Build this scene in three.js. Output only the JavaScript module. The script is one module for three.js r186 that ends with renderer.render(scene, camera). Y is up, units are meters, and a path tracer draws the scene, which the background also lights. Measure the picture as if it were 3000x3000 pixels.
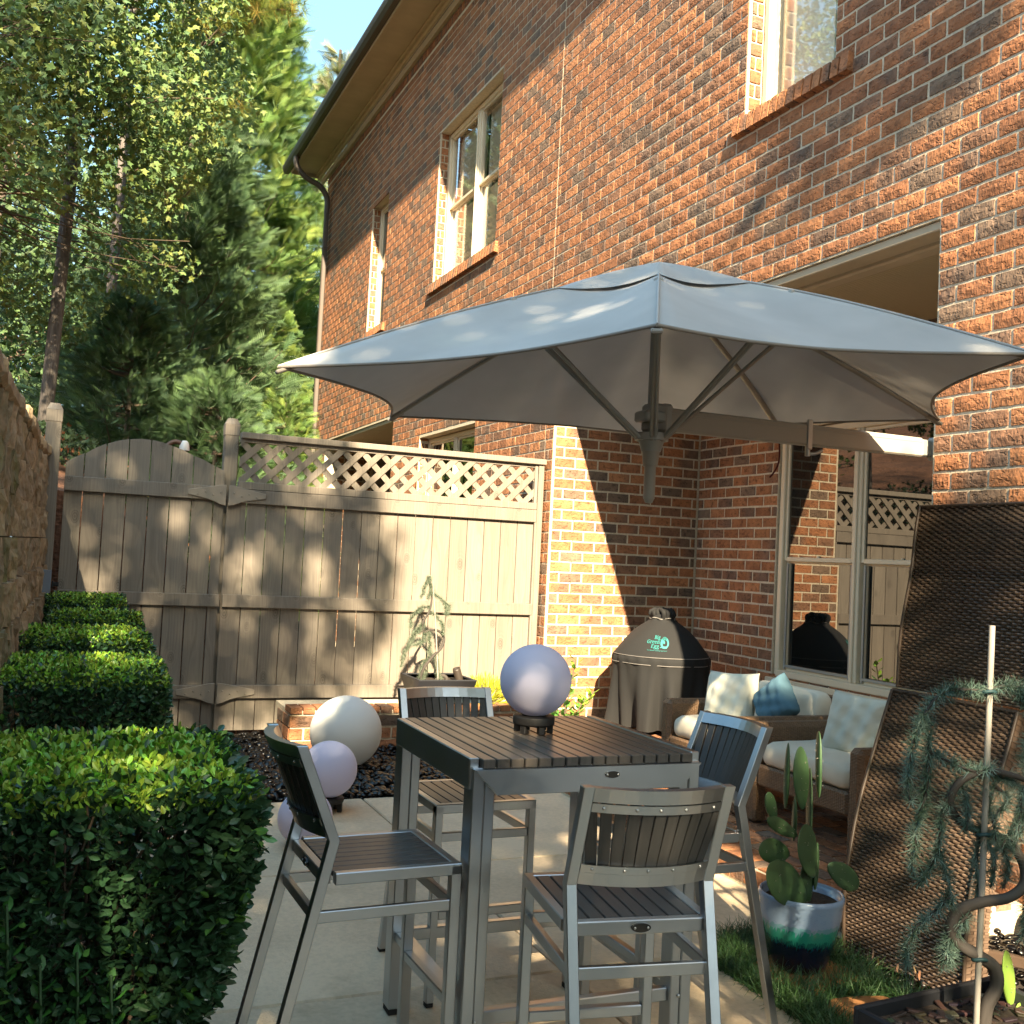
import * as THREE from 'three';
import { mergeGeometries } from 'three/addons/utils/BufferGeometryUtils.js';

// ---------------------------------------------------------------- camera, sky, sun, exposure
const scene = new THREE.Scene();
const camera = new THREE.PerspectiveCamera(51.94, 1, 0.05, 900);
camera.position.set(0, 1.55, 0);
{
  const yaw = 23.3 * Math.PI / 180, pitch = 2.58 * Math.PI / 180, roll = 2.83 * Math.PI / 180;
  const fwd = new THREE.Vector3(Math.sin(yaw) * Math.cos(pitch), Math.sin(pitch), -Math.cos(yaw) * Math.cos(pitch));
  const right = new THREE.Vector3(Math.cos(yaw), 0, Math.sin(yaw)), up = new THREE.Vector3().crossVectors(right, fwd);
  const r2 = right.clone().multiplyScalar(Math.cos(roll)).addScaledVector(up, Math.sin(roll));
  const u2 = up.clone().multiplyScalar(Math.cos(roll)).addScaledVector(right, -Math.sin(roll));
  camera.quaternion.setFromRotationMatrix(new THREE.Matrix4().makeBasis(r2, u2, fwd.clone().negate()));
}
const renderer = new THREE.WebGLRenderer({ antialias: true });
renderer.setSize(1024, 1024);
renderer.toneMapping = THREE.LinearToneMapping;
renderer.toneMappingExposure = 5.0;
renderer.shadowMap.enabled = true;
const SUN = new THREE.Vector3(-0.225, 0.64, 1).normalize();   // towards the sun: low, behind the camera and a little to its left
const sun = new THREE.DirectionalLight(0xffffff, 5);
sun.color.setRGB(1.0, 0.82, 0.56);
sun.target.position.set(2, 1, -6); sun.position.copy(SUN).multiplyScalar(60).add(sun.target.position);
sun.castShadow = true; sun.shadow.mapSize.set(4096, 4096);
Object.assign(sun.shadow.camera, { left: -25, right: 25, top: 25, bottom: -25, near: 1, far: 140 });
scene.add(sun, sun.target);
{ // clear sky of a late afternoon: deep above, paler at the horizon, a broad glow round the sun
  const W = 256, H = 128, a = new Float32Array(W * H * 4), d = new THREE.Vector3();
  for (let j = 0; j < H; j++) for (let i = 0; i < W; i++) {
    const ph = (i + 0.5) / W * Math.PI * 2 - Math.PI, th = ((j + 0.5) / H - 0.5) * Math.PI;
    d.set(Math.cos(th) * Math.cos(ph), Math.sin(th), Math.cos(th) * Math.sin(ph));
    const h = Math.max(0, d.y), k = Math.pow(1 - h, 2.2), g = Math.pow(Math.max(0, d.dot(SUN)), 4) * 0.5;
    const o = (j * W + i) * 4, low = d.y < 0 ? Math.max(0.25, 1 + d.y * 4) : 1;
    a[o] = (0.08 + 0.16 * k + g * 0.85) * low; a[o + 1] = (0.2 + 0.135 * k + g * 0.68) * low; a[o + 2] = (0.325 + 0.045 * k + g * 0.4) * low; a[o + 3] = 1;
  }
  const t = new THREE.DataTexture(a, W, H, THREE.RGBAFormat, THREE.FloatType);
  t.mapping = THREE.EquirectangularReflectionMapping; t.magFilter = t.minFilter = THREE.LinearFilter; t.needsUpdate = true;
  scene.background = t; scene.environment = t;
}

// ---------------------------------------------------------------- helpers
function rngOf(seed) { let s = seed | 0; return () => { s = (s + 0x6d2b79f5) | 0; let t = Math.imul(s ^ (s >>> 15), 1 | s); t = (t + Math.imul(t ^ (t >>> 7), 61 | t)) ^ t; return ((t ^ (t >>> 14)) >>> 0) / 4294967296; }; }
const R = rngOf(7), rr = (a, b) => a + (b - a) * R();
const V = (x, y, z) => new THREE.Vector3(x, y, z), D2R = Math.PI / 180;
const clamp = (x, a, b) => Math.min(b, Math.max(a, x)), sstep = (a, b, x) => { const t = clamp((x - a) / (b - a), 0, 1); return t * t * (3 - 2 * t); };
const used = {};
function numbered(name) { const n = used[name] = (used[name] ?? -1) + 1; return n ? name + '_' + String(n).padStart(3, '0') : name; }
function tag(o, label, category, group) { o.userData.label = label; o.userData.category = category; if (group) o.userData.group = group; return o; }
function thing(name, label, category, pos = [0, 0, 0], turn = 0, group) {
  const o = new THREE.Group(); o.name = numbered(name); o.position.set(...pos); o.rotation.y = turn; scene.add(o); return tag(o, label, category, group);
}
// every piece: non-indexed, with position, normal, uv in metres
function flat(g) {
  if (g.index) g = g.toNonIndexed();
  for (const k of Object.keys(g.attributes)) if (!['position', 'normal', 'uv', 'color'].includes(k)) g.deleteAttribute(k);
  if (!g.attributes.normal) g.computeVertexNormals();
  return g;
}
function boxUV(g, s = 1, ou = 0, ov = 0) { // uv by the dominant axis of the face, in metres
  const p = g.attributes.position, uv = new Float32Array(p.count * 2), a = V(), b = V(), c = V(), n = V();
  for (let i = 0; i < p.count; i += 3) {
    a.fromBufferAttribute(p, i); b.fromBufferAttribute(p, i + 1); c.fromBufferAttribute(p, i + 2);
    n.crossVectors(b.clone().sub(a), c.clone().sub(a)); const x = Math.abs(n.x), y = Math.abs(n.y), z = Math.abs(n.z);
    [a, b, c].forEach((q, k) => {
      const [u, v] = x >= y && x >= z ? [q.z, q.y] : y >= z ? [q.x, q.z] : [q.x, q.y];
      uv[(i + k) * 2] = u * s + ou; uv[(i + k) * 2 + 1] = v * s + ov;
    });
  }
  g.setAttribute('uv', new THREE.BufferAttribute(uv, 2)); return g;
}
function cbox(w, h, d, c = 0.003) { // chamfered box, 44 triangles
  c = Math.min(c, w * 0.3, h * 0.3, d * 0.3);
  const X = w / 2, Y = h / 2, Z = d / 2, P = [], pt = (sx, sy, sz, k) => [sx * (X - (k === 0 ? 0 : c)), sy * (Y - (k === 1 ? 0 : c)), sz * (Z - (k === 2 ? 0 : c))];
  const tri = (a, b, q) => { // keep the outside out
    const u = [b[0] - a[0], b[1] - a[1], b[2] - a[2]], v = [q[0] - a[0], q[1] - a[1], q[2] - a[2]];
    const n = [u[1] * v[2] - u[2] * v[1], u[2] * v[0] - u[0] * v[2], u[0] * v[1] - u[1] * v[0]], m = [a[0] + b[0] + q[0], a[1] + b[1] + q[1], a[2] + b[2] + q[2]];
    (n[0] * m[0] + n[1] * m[1] + n[2] * m[2] > 0 ? [a, b, q] : [a, q, b]).forEach((t) => P.push(...t));
  };
  const quad = (a, b, q, e) => { tri(a, b, q); tri(a, q, e); }, S = [-1, 1];
  for (const s of S) {
    quad(pt(s, -1, -1, 0), pt(s, 1, -1, 0), pt(s, 1, 1, 0), pt(s, -1, 1, 0));
    quad(pt(-1, s, -1, 1), pt(1, s, -1, 1), pt(1, s, 1, 1), pt(-1, s, 1, 1));
    quad(pt(-1, -1, s, 2), pt(1, -1, s, 2), pt(1, 1, s, 2), pt(-1, 1, s, 2));
  }
  for (const a of S) for (const b of S) {
    quad(pt(a, b, -1, 0), pt(a, b, 1, 0), pt(a, b, 1, 1), pt(a, b, -1, 1));
    quad(pt(-1, a, b, 1), pt(1, a, b, 1), pt(1, a, b, 2), pt(-1, a, b, 2));
    quad(pt(a, -1, b, 0), pt(a, 1, b, 0), pt(a, 1, b, 2), pt(a, -1, b, 2));
    for (const q of S) tri(pt(a, b, q, 0), pt(a, b, q, 1), pt(a, b, q, 2));
  }
  const g = new THREE.BufferGeometry(); g.setAttribute('position', new THREE.Float32BufferAttribute(P, 3)); g.computeVertexNormals();
  return boxUV(g);
}
const mat4 = (x, y, z, rx = 0, ry = 0, rz = 0, sx = 1, sy = sx, sz = sx) => new THREE.Matrix4().compose(V(x, y, z), new THREE.Quaternion().setFromEuler(new THREE.Euler(rx, ry, rz)), V(sx, sy, sz));
const bx = (w, h, d, x = 0, y = 0, z = 0, c = 0.003, rx = 0, ry = 0, rz = 0) => cbox(w, h, d, c).applyMatrix4(mat4(x, y, z, rx, ry, rz));
function bar(a, b, w, h, c = 0.002, up = V(0, 1, 0)) { // box from a to b, w across, h along up
  const z = b.clone().sub(a), L = z.length(); z.normalize(); let x = V().crossVectors(up, z); if (x.length() < 1e-4) x = V(1, 0, 0); x.normalize(); const y = V().crossVectors(z, x);
  return cbox(w, h, L, c).applyMatrix4(new THREE.Matrix4().makeBasis(x, y, z).setPosition(a.clone().add(b).multiplyScalar(0.5)));
}
function tube(pts, r, seg = 8, n = 0, closed = false) { // r: number or function of 0..1; caps closed
  const cv = new THREE.CatmullRomCurve3(pts, closed); n = n || pts.length * 4;
  const fr = cv.computeFrenetFrames(n, closed), P = [], N = [], U = [], ring = [], L = cv.getLength();
  for (let i = 0; i <= n; i++) { const c = cv.getPointAt(i / n), rad = typeof r === 'function' ? r(i / n) : r, row = [];
    for (let j = 0; j <= seg; j++) { const t = j / seg * Math.PI * 2, nn = fr.normals[i].clone().multiplyScalar(Math.cos(t)).addScaledVector(fr.binormals[i], Math.sin(t)); row.push([c.clone().addScaledVector(nn, rad), nn, j / seg * rad * 6.28, i / n * L]); } ring.push(row); }
  const put = (q) => { P.push(q[0].x, q[0].y, q[0].z); N.push(q[1].x, q[1].y, q[1].z); U.push(q[2], q[3]); };
  for (let i = 0; i < n; i++) for (let j = 0; j < seg; j++) { const a = ring[i][j], b = ring[i][j + 1], c = ring[i + 1][j + 1], d = ring[i + 1][j]; [a, b, c, a, c, d].forEach(put); }
  if (!closed) for (const e of [0, n]) { const c = cv.getPointAt(e / n), t = fr.tangents[e].clone().multiplyScalar(e ? 1 : -1); for (let j = 0; j < seg; j++) { const q = [[c, t, 0, 0], [ring[e][j][0], t, 0.01, 0], [ring[e][j + 1][0], t, 0, 0.01]]; (e ? q : [q[0], q[2], q[1]]).forEach(put); } }
  const g = new THREE.BufferGeometry(); g.setAttribute('position', new THREE.Float32BufferAttribute(P, 3)); g.setAttribute('normal', new THREE.Float32BufferAttribute(N, 3)); g.setAttribute('uv', new THREE.Float32BufferAttribute(U, 2)); return g;
}
const lathe = (pts, seg = 40) => flat(new THREE.LatheGeometry(pts.map(([x, y]) => new THREE.Vector2(x, y)), seg));
const cyl = (r0, r1, h, x, y, z, seg = 20, rx = 0, ry = 0, rz = 0) => flat(new THREE.CylinderGeometry(r0, r1, h, seg)).applyMatrix4(mat4(x, y, z, rx, ry, rz));
const ball = (r, x, y, z, sx = 1, sy = 1, sz = 1, a = 24, b = 16) => flat(new THREE.SphereGeometry(r, a, b)).applyMatrix4(mat4(x, y, z, 0, 0, 0, sx, sy, sz));
const extr = (pts, depth, bevel = 0, holes = []) => { // outline in x,y, extruded along z, centred on z
  const s = new THREE.Shape(pts.map(([x, y]) => new THREE.Vector2(x, y))); for (const h of holes) s.holes.push(new THREE.Path(h.map(([x, y]) => new THREE.Vector2(x, y))));
  const g = flat(new THREE.ExtrudeGeometry(s, { depth: depth - 2 * bevel, bevelEnabled: bevel > 0, bevelSize: bevel, bevelThickness: bevel, bevelOffset: -bevel, bevelSegments: 1, curveSegments: 6 })); g.translate(0, 0, -depth / 2 + bevel); return boxUV(g);
};
const merge = (list) => { list = list.flat().map(flat); if (list.some((g) => g.attributes.color)) for (const g of list) if (!g.attributes.color) g.setAttribute('color', new THREE.BufferAttribute(new Float32Array(g.attributes.position.count * 3).fill(1), 3)); return list.length === 1 ? list[0] : mergeGeometries(list); };
function mesh(name, geo, m, parent = scene) {
  const o = new THREE.Mesh(Array.isArray(geo) ? merge(geo) : geo, m); o.castShadow = o.receiveShadow = true;
  o.name = parent === scene ? numbered(name) : name; parent.add(o); return o;
}
const struct = (name, geo, m) => { const o = mesh(name, geo, m); o.userData.kind = 'structure'; return o; };
const grp = (name, parent) => { const g = new THREE.Group(); g.name = name; parent.add(g); return g; };
function paint(g, f) { const p = g.attributes.position, a = new Float32Array(p.count * 3); for (let i = 0; i < p.count; i++) { const c = f(p.getX(i), p.getY(i), p.getZ(i), i); a.set(c, i * 3); } g.setAttribute('color', new THREE.BufferAttribute(a, 3)); return g; }
function scatter(name, geo, m, list, parent, stuff = true) { // list of [Matrix4, [r,g,b]]
  const o = new THREE.InstancedMesh(geo, m, list.length), c = new THREE.Color();
  list.forEach(([q, k], i) => { o.setMatrixAt(i, q); if (k) o.setColorAt(i, c.setRGB(...k)); });
  o.castShadow = o.receiveShadow = true; o.name = parent === scene ? numbered(name) : name; if (stuff) o.userData.kind = 'stuff'; parent.add(o); return o;
}

// ---------------------------------------------------------------- textures
const HS = new Float32Array(65536).map((_, i) => { let t = Math.imul(i ^ 0x5bd1, 0x45d9f3b); t ^= t >>> 15; t = Math.imul(t, 0x2c1b3c6d); t ^= t >>> 13; return ((t >>> 0) % 100003) / 100003; });
function vn(x, y, px, py, s = 0) { // value noise that repeats after px, py
  const xi = Math.floor(x), yi = Math.floor(y), fx = x - xi, fy = y - yi, u = fx * fx * (3 - 2 * fx), v = fy * fy * (3 - 2 * fy);
  const h = (a, b) => HS[((((a % px) + px) % px) * 131 + (((b % py) + py) % py) * 977 + s * 3571) & 65535];
  return (h(xi, yi) * (1 - u) + h(xi + 1, yi) * u) * (1 - v) + (h(xi, yi + 1) * (1 - u) + h(xi + 1, yi + 1) * u) * v;
}
function fbm(u, v, fx, fy, oct = 4, s = 0) { let a = 0, w = 0.5, t = 0; for (let k = 0; k < oct; k++) { a += w * vn(u * fx, v * fy, fx, fy, s + k); t += w; w *= 0.5; fx *= 2; fy *= 2; } return a / t; }
function tex(size, f, rep = 1, srgb = false) {
  const [w, h] = Array.isArray(size) ? size : [size, size], a = new Uint8Array(w * h * 4);
  for (let j = 0; j < h; j++) for (let i = 0; i < w; i++) { const c = f((i + 0.5) / w, (j + 0.5) / h), o = (j * w + i) * 4; const q = typeof c === 'number' ? [c, c, c] : c; for (let k = 0; k < 3; k++) a[o + k] = clamp(q[k], 0, 1) * 255; a[o + 3] = 255; }
  const t = new THREE.DataTexture(a, w, h); t.wrapS = t.wrapT = THREE.RepeatWrapping; t.magFilter = THREE.LinearFilter; t.minFilter = THREE.LinearMipmapLinearFilter; t.generateMipmaps = true;
  if (srgb) t.colorSpace = THREE.SRGBColorSpace; const [ru, rv] = Array.isArray(rep) ? rep : [rep, rep]; t.repeat.set(ru, rv); t.needsUpdate = true; return t;
}
const T = {};
T.brickBump = tex(512, (u, v) => { // torn, pitted clay face
  const a = fbm(u, v, 14, 22, 4, 1), b = fbm(u, v, 60, 30, 3, 5), c = fbm(u, v, 26, 40, 2, 9), pit = sstep(0.56, 0.66, c) * sstep(0.42, 0.55, a);
  return 0.72 + (a - 0.5) * 0.5 + (b - 0.5) * 0.3 - pit * 0.6;
}, 1.7);
T.brickCol = tex(512, (u, v) => { const a = fbm(u, v, 12, 12, 4, 21), b = fbm(u, v, 90, 70, 2, 25), c = sstep(0.6, 0.74, fbm(u, v, 22, 34, 3, 9)); const k = 0.6 + a * 0.5 + (b - 0.5) * 0.32 - c * 0.3; return [k, k, k]; }, 1.7);
T.mortar = tex(256, (u, v) => 0.6 + fbm(u, v, 40, 40, 4, 31) * 0.42, 2);
T.wood = tex([128, 512], (u, v) => { const w = fbm(u, v, 5, 2, 2, 41) * 0.5, g = fbm(u + w, v, 34, 3, 3, 43), f = fbm(u, v, 90, 10, 2, 47); let kn = 0; for (const [a, b, r] of [[0.3, 0.2, 0.03], [0.75, 0.62, 0.022], [0.12, 0.83, 0.026]]) { const d = Math.hypot((u - a) * 0.385, (v - b) * 1.43 * 0.6) / r; kn = Math.max(kn, 1 - d > 0 ? 0.35 + 0.25 * Math.sin(d * 14) : Math.max(0, 0.16 - 0.08 * (d - 1)) * (0.5 + 0.5 * Math.sin(d * 9))); } return 0.8 + (g - 0.5) * 0.36 + (f - 0.5) * 0.2 - kn * 0.6; }, [2.6, 0.7]);
T.conc = tex(512, (u, v) => { const a = fbm(u, v, 5, 5, 4, 51), b = fbm(u, v, 120, 120, 2, 55), s = sstep(0.62, 0.8, fbm(u, v, 9, 7, 4, 57)); const k = 0.9 + (a - 0.5) * 0.34 + (b - 0.5) * 0.2; return [k - s * 0.1, k - s * 0.11, k - s * 0.13]; }, 0.55);
T.concBump = tex(256, (u, v) => fbm(u, v, 90, 90, 3, 61), 2);
T.stone = tex(512, (u, v) => { const a = fbm(u, v, 9, 6, 5, 71), b = fbm(u, v, 40, 26, 3, 75); return 0.35 + a * 0.5 + (b - 0.5) * 0.35; }, 1.3);
T.stoneCol = tex(512, (u, v) => { const a = fbm(u, v, 7, 7, 5, 81), b = fbm(u, v, 60, 60, 2, 85), k = 0.55 + a * 0.55 + (b - 0.5) * 0.25; return [k, k * 0.97, k * 0.93]; }, 0.9);
T.brush = tex([256, 256], (u, v) => 0.5 + (fbm(u, v, 128, 3, 2, 91) - 0.5) * 0.9, [4, 4]);
T.metalRough = tex([256, 256], (u, v) => { const k = 0.8 + (fbm(u, v, 8, 8, 4, 93) - 0.5) * 0.25 + (fbm(u, v, 120, 120, 2, 97) - 0.5) * 0.12; return [k, k, k]; }, 2);
T.fabric = tex(256, (u, v) => 0.5 + (fbm(u, v, 20, 20, 3, 101) - 0.5) * 0.5 + (fbm(u, v, 100, 100, 2, 102) - 0.5) * 0.3, 2.3);
T.cloth = tex(256, (u, v) => { const k = 0.86 + (fbm(u, v, 5, 5, 4, 103) - 0.5) * 0.22; return [k, k, k]; }, 1.2);
T.weave = tex(256, (u, v) => { // basket weave: flat strands over round stakes
  const n = 16, x = u * n, y = v * n * 2, i = Math.floor(x), j = Math.floor(y), fx = x - i, fy = y - j; const over = Math.cos((fx - 0.5) * Math.PI) * ((i + j) % 2 ? 1 : 0.35); return 0.15 + 0.85 * over * Math.pow(Math.sin(fy * Math.PI), 0.6);
}, 4);
T.weaveCol = tex(256, (u, v) => { const n = 16, y = v * n * 2, fy = y - Math.floor(y), j = Math.floor(y), i = Math.floor(u * n), k = (0.75 + 0.3 * HS[(j * 37 + i * 11) & 65535]) * (0.75 + 0.25 * fbm(u, v, 30, 30, 2, 111)); return [k, k * 0.97, k * 0.94]; }, 4);
T.bark = tex([256, 512], (u, v) => { const a = fbm(u, v, 14, 5, 4, 121), b = fbm(u, v, 40, 30, 2, 125); return 0.25 + a * 0.65 + (b - 0.5) * 0.3; }, [2, 0.6]);
T.straw = tex(512, (u, v) => { const a = fbm(u, v, 6, 6, 4, 131), b = fbm(u, v, 110, 40, 2, 135), c = fbm(u, v, 40, 120, 2, 137), k = 0.35 + a * 0.4 + (b - 0.5) * 0.5 + (c - 0.5) * 0.4; return [k, k * 0.92, k * 0.82]; }, 0.6);
T.panel = tex([256, 8], (u) => { const x = (u * 16) % 1; return x < 0.1 ? 0.15 : 0.9; }, [2.2, 1]);
T.moss = tex(256, (u, v) => fbm(u, v, 12, 12, 4, 141), 0.8);

// ---------------------------------------------------------------- materials
const std = (r, g, b, o = {}) => { const { phys, ...p } = o; const m = new (phys ? THREE.MeshPhysicalMaterial : THREE.MeshStandardMaterial)({ roughness: 0.8, ...p }); m.color.setRGB(r, g, b); return m; };
const M = {
  brick: std(1, 1, 1, { vertexColors: true, map: T.brickCol, bumpMap: T.brickBump, bumpScale: 0.0075, roughness: 0.9 }),
  mortar: std(0.72, 0.62, 0.46, { map: T.mortar, bumpMap: T.mortar, bumpScale: 0.004, roughness: 0.95 }),
  paver: std(1, 1, 1, { vertexColors: true, map: T.brickCol, bumpMap: T.brickBump, bumpScale: 0.003, roughness: 0.85 }),
  fence: std(0.25, 0.213, 0.17, { map: T.wood, bumpMap: T.wood, bumpScale: 0.0012, roughness: 0.78 }),
  fence2: std(0.235, 0.2, 0.162, { map: T.wood, bumpMap: T.wood, bumpScale: 0.0012, roughness: 0.78 }),
  fence3: std(0.265, 0.227, 0.184, { map: T.wood, bumpMap: T.wood, bumpScale: 0.0012, roughness: 0.78 }),
  hingeWood: std(0.24, 0.205, 0.165, { roughness: 0.6 }),
  greyBoard: std(0.17, 0.2, 0.25, { map: T.cloth, roughness: 0.6 }),
  concrete: std(0.74, 0.58, 0.40, { map: T.conc, bumpMap: T.concBump, bumpScale: 0.0015, roughness: 0.85 }),
  concrete2: std(0.71, 0.555, 0.38, { map: T.conc, bumpMap: T.concBump, bumpScale: 0.0015, roughness: 0.85 }),
  joint: std(0.16, 0.135, 0.1, { map: T.mortar }),
  soil: std(0.06, 0.045, 0.035, { map: T.straw, bumpMap: T.straw, bumpScale: 0.01, roughness: 1 }),
  straw: std(0.30, 0.15, 0.09, { map: T.straw, bumpMap: T.straw, bumpScale: 0.02, roughness: 1 }),
  pebble: std(0.035, 0.035, 0.04, { roughness: 0.32 }),
  block: std(0.36, 0.27, 0.175, { map: T.stoneCol, bumpMap: T.stone, bumpScale: 0.03, roughness: 0.95, vertexColors: true }),
  trim: std(0.60, 0.54, 0.42, { roughness: 0.5 }),
  soffit: std(0.56, 0.46, 0.32, { map: T.cloth, roughness: 0.7 }),
  ceiling: std(0.50, 0.42, 0.27, { bumpMap: T.panel, bumpScale: 0.006, roughness: 0.6 }),
  gutter: std(0.045, 0.035, 0.028, { roughness: 0.45 }),
  spout: std(0.12, 0.1, 0.085, { roughness: 0.4 }),
  shingle: std(0.06, 0.055, 0.05, { map: T.stoneCol, roughness: 0.95 }),
  vinyl: std(0.72, 0.61, 0.44, { roughness: 0.38 }),
  glass: std(0.008, 0.009, 0.008, { phys: true, roughness: 0.015, ior: 2.1 }),
  clear: std(1, 1, 1, { phys: true, roughness: 0.01, transmission: 1, thickness: 0, ior: 1.9 }),
  screen: std(0.045, 0.045, 0.045, { roughness: 0.6 }),
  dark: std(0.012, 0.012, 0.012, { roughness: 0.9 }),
  shutter: std(0.74, 0.69, 0.56, { roughness: 0.5 }),
  steel: std(0.50, 0.525, 0.55, { metalness: 1, roughness: 0.42, roughnessMap: T.metalRough }),
  steelDull: std(0.5, 0.49, 0.47, { metalness: 1, roughness: 0.4 }),
  slat: std(0.058, 0.055, 0.053, { map: T.wood, bumpMap: T.wood, bumpScale: 0.0004, roughness: 0.36 }),
  tableSlat: std(0.125, 0.105, 0.088, { map: T.wood, bumpMap: T.wood, bumpScale: 0.0003, roughness: 0.33 }),
  foot: std(0.01, 0.01, 0.01, { roughness: 0.7 }),
  plate: std(0.02, 0.018, 0.016, { roughness: 0.3 }),
  globe: std(0.84, 0.83, 0.80, { phys: true, roughness: 0.9, transmission: 0.25, thickness: 0 }),
  globeLilac: std(0.76, 0.72, 0.90, { phys: true, roughness: 0.9, transmission: 0.25, thickness: 0 }),
  stand: std(0.022, 0.02, 0.019, { map: T.wood, roughness: 0.55 }),
  canopy: std(0.54, 0.515, 0.49, { phys: true, map: T.cloth, bumpMap: T.fabric, bumpScale: 0.0004, roughness: 0.95, transmission: 0.1, thickness: 0, side: THREE.DoubleSide }),
  hem: std(0.27, 0.24, 0.21, { roughness: 0.9 }),
  alu: std(0.36, 0.335, 0.29, { roughness: 0.42 }),
  aluGrey: std(0.36, 0.36, 0.34, { roughness: 0.45, metalness: 0.3 }),
  rib: std(0.33, 0.31, 0.27, { roughness: 0.4, metalness: 0.5 }),
  wicker: std(0.20, 0.12, 0.065, { map: T.weaveCol, bumpMap: T.weave, bumpScale: 0.004, roughness: 0.55 }),
  strand: std(1, 1, 1, { vertexColors: true, roughness: 0.42 }),
  stake: std(0.07, 0.045, 0.03, { roughness: 0.5 }),
  cushion: std(0.80, 0.71, 0.56, { map: T.cloth, bumpMap: T.fabric, bumpScale: 0.0006, roughness: 0.95 }),
  pillow: std(0.74, 0.72, 0.60, { map: T.cloth, bumpMap: T.fabric, bumpScale: 0.0008, roughness: 0.95 }),
  bluePillow: std(0.10, 0.20, 0.26, { map: T.cloth, bumpMap: T.fabric, bumpScale: 0.0008, roughness: 0.95 }),
  cover: std(0.0105, 0.0105, 0.0105, { bumpMap: T.fabric, bumpScale: 0.0005, roughness: 0.9 }),
  coverTop: std(0.045, 0.04, 0.036, { bumpMap: T.fabric, bumpScale: 0.0005, roughness: 0.6 }),
  piping: std(0.16, 0.15, 0.14, { roughness: 0.7 }),
  blackPot: std(0.018, 0.02, 0.026, { map: T.cloth, roughness: 0.62 }),
  cactus: std(0.05, 0.105, 0.045, { map: T.cloth, roughness: 0.45 }),
  cactusBright: std(0.22, 0.36, 0.06, { roughness: 0.45 }),
  bark: std(0.17, 0.13, 0.105, { map: T.bark, bumpMap: T.bark, bumpScale: 0.03, roughness: 1 }),
  barkGrey: std(0.23, 0.2, 0.18, { map: T.bark, bumpMap: T.bark, bumpScale: 0.04, roughness: 1 }),
  twig: std(0.12, 0.085, 0.06, { roughness: 0.9 }),
  cedarBark: std(0.085, 0.072, 0.062, { map: T.bark, bumpMap: T.bark, bumpScale: 0.004, roughness: 0.85 }),
  cane: std(0.30, 0.275, 0.24, { roughness: 0.6 }),
  tie: std(0.012, 0.045, 0.05, { roughness: 0.6 }),
  flag: std(0.42, 0.19, 0.065, { map: T.stoneCol, bumpMap: T.stone, bumpScale: 0.006, roughness: 0.9 }),
  pvc: std(0.72, 0.66, 0.52, { roughness: 0.4 }),
  leaf: std(1, 1, 1, { phys: true, roughness: 0.38, transmission: 0.08, thickness: 0, side: THREE.DoubleSide }),
  leafSoft: std(1, 1, 1, { phys: true, roughness: 0.75, transmission: 0.3, thickness: 0, side: THREE.DoubleSide }),
  needle: std(1, 1, 1, { roughness: 0.6, side: THREE.DoubleSide }),
  blade: std(1, 1, 1, { roughness: 0.5, side: THREE.DoubleSide }),
  lampBrown: std(0.14, 0.07, 0.045, { roughness: 0.45 }),
  lampWhite: std(0.75, 0.72, 0.7, { roughness: 0.35 }),
};

// ---------------------------------------------------------------- ground, patio, porch floor, beds
struct('ground', boxUV(flat(new THREE.PlaneGeometry(500, 500).rotateX(-Math.PI / 2).translate(0, -0.1, 0))), M.soil);
{ // hillside behind the retaining wall and beyond the fence
  const hill = (x, z) => { const far = clamp(-9.2 - z, 0, 30), s = z < -9.2 ? sstep(3.3, -0.2, x) : (x < -0.3 ? 1 : 0); const H = 2.05 + 0.13 * Math.min(far, 14) + clamp(-0.4 - x, 0, 25) * 0.28; return s * H + (vn(x * 0.9 + 50, z * 0.9 + 50, 512, 512, 3) - 0.5) * 0.25 * s - 0.12; };
  const P = [], xs = [], zs = []; for (let x = -26; x < -1; x += 0.8) xs.push(x); for (let x = -1; x <= 4; x += 0.22) xs.push(x); for (let z = -46; z < -16; z += 1) zs.push(z); for (let z = -16; z <= 8; z += 0.4) zs.push(z);
  const q = (x, z) => [x, hill(x, z), z];
  for (let i = 0; i < xs.length - 1; i++) for (let j = 0; j < zs.length - 1; j++) {
    if (zs[j] > -9.4 && xs[i] > -0.75) continue;
    const a = q(xs[i], zs[j]), b = q(xs[i + 1], zs[j]), c = q(xs[i + 1], zs[j + 1]), d = q(xs[i], zs[j + 1]); P.push(...a, ...d, ...c, ...a, ...c, ...b);
  }
  const g = new THREE.BufferGeometry(); g.setAttribute('position', new THREE.Float32BufferAttribute(P, 3)); g.computeVertexNormals();
  struct('hillside', boxUV(g), M.straw);
}
const patio = grp('patio', scene); patio.userData.kind = 'structure';
mesh('slab_bed', [bx(2.06, 0.06, 6.4, 1.46, -0.065, -3.3, 0.002), bx(0.78, 0.06, 2.86, 2.88, -0.065, -5.07, 0.002)], M.joint, patio);
{
  const zs = [[-6.5, -5.055], [-5.045, -3.635], [-3.625, -2.205], [-2.195, -0.75]];
  zs.forEach(([a, b], i) => {
    mesh('slab', boxUV(bx(1.415, 0.09, b - a, 1.157, -0.045, (a + b) / 2, 0.007), 1, i * 0.37, i * 0.61), i % 2 ? M.concrete : M.concrete2, patio);
    const x1 = i < 2 ? 3.24 : 2.48; mesh('slab', boxUV(bx(x1 - 1.875, 0.09, b - a, (x1 + 1.875) / 2, -0.045, (a + b) / 2, 0.007), 1, i * 0.53 + 0.2, i * 0.29), i % 2 ? M.concrete2 : M.concrete, patio);
  });
}
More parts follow.
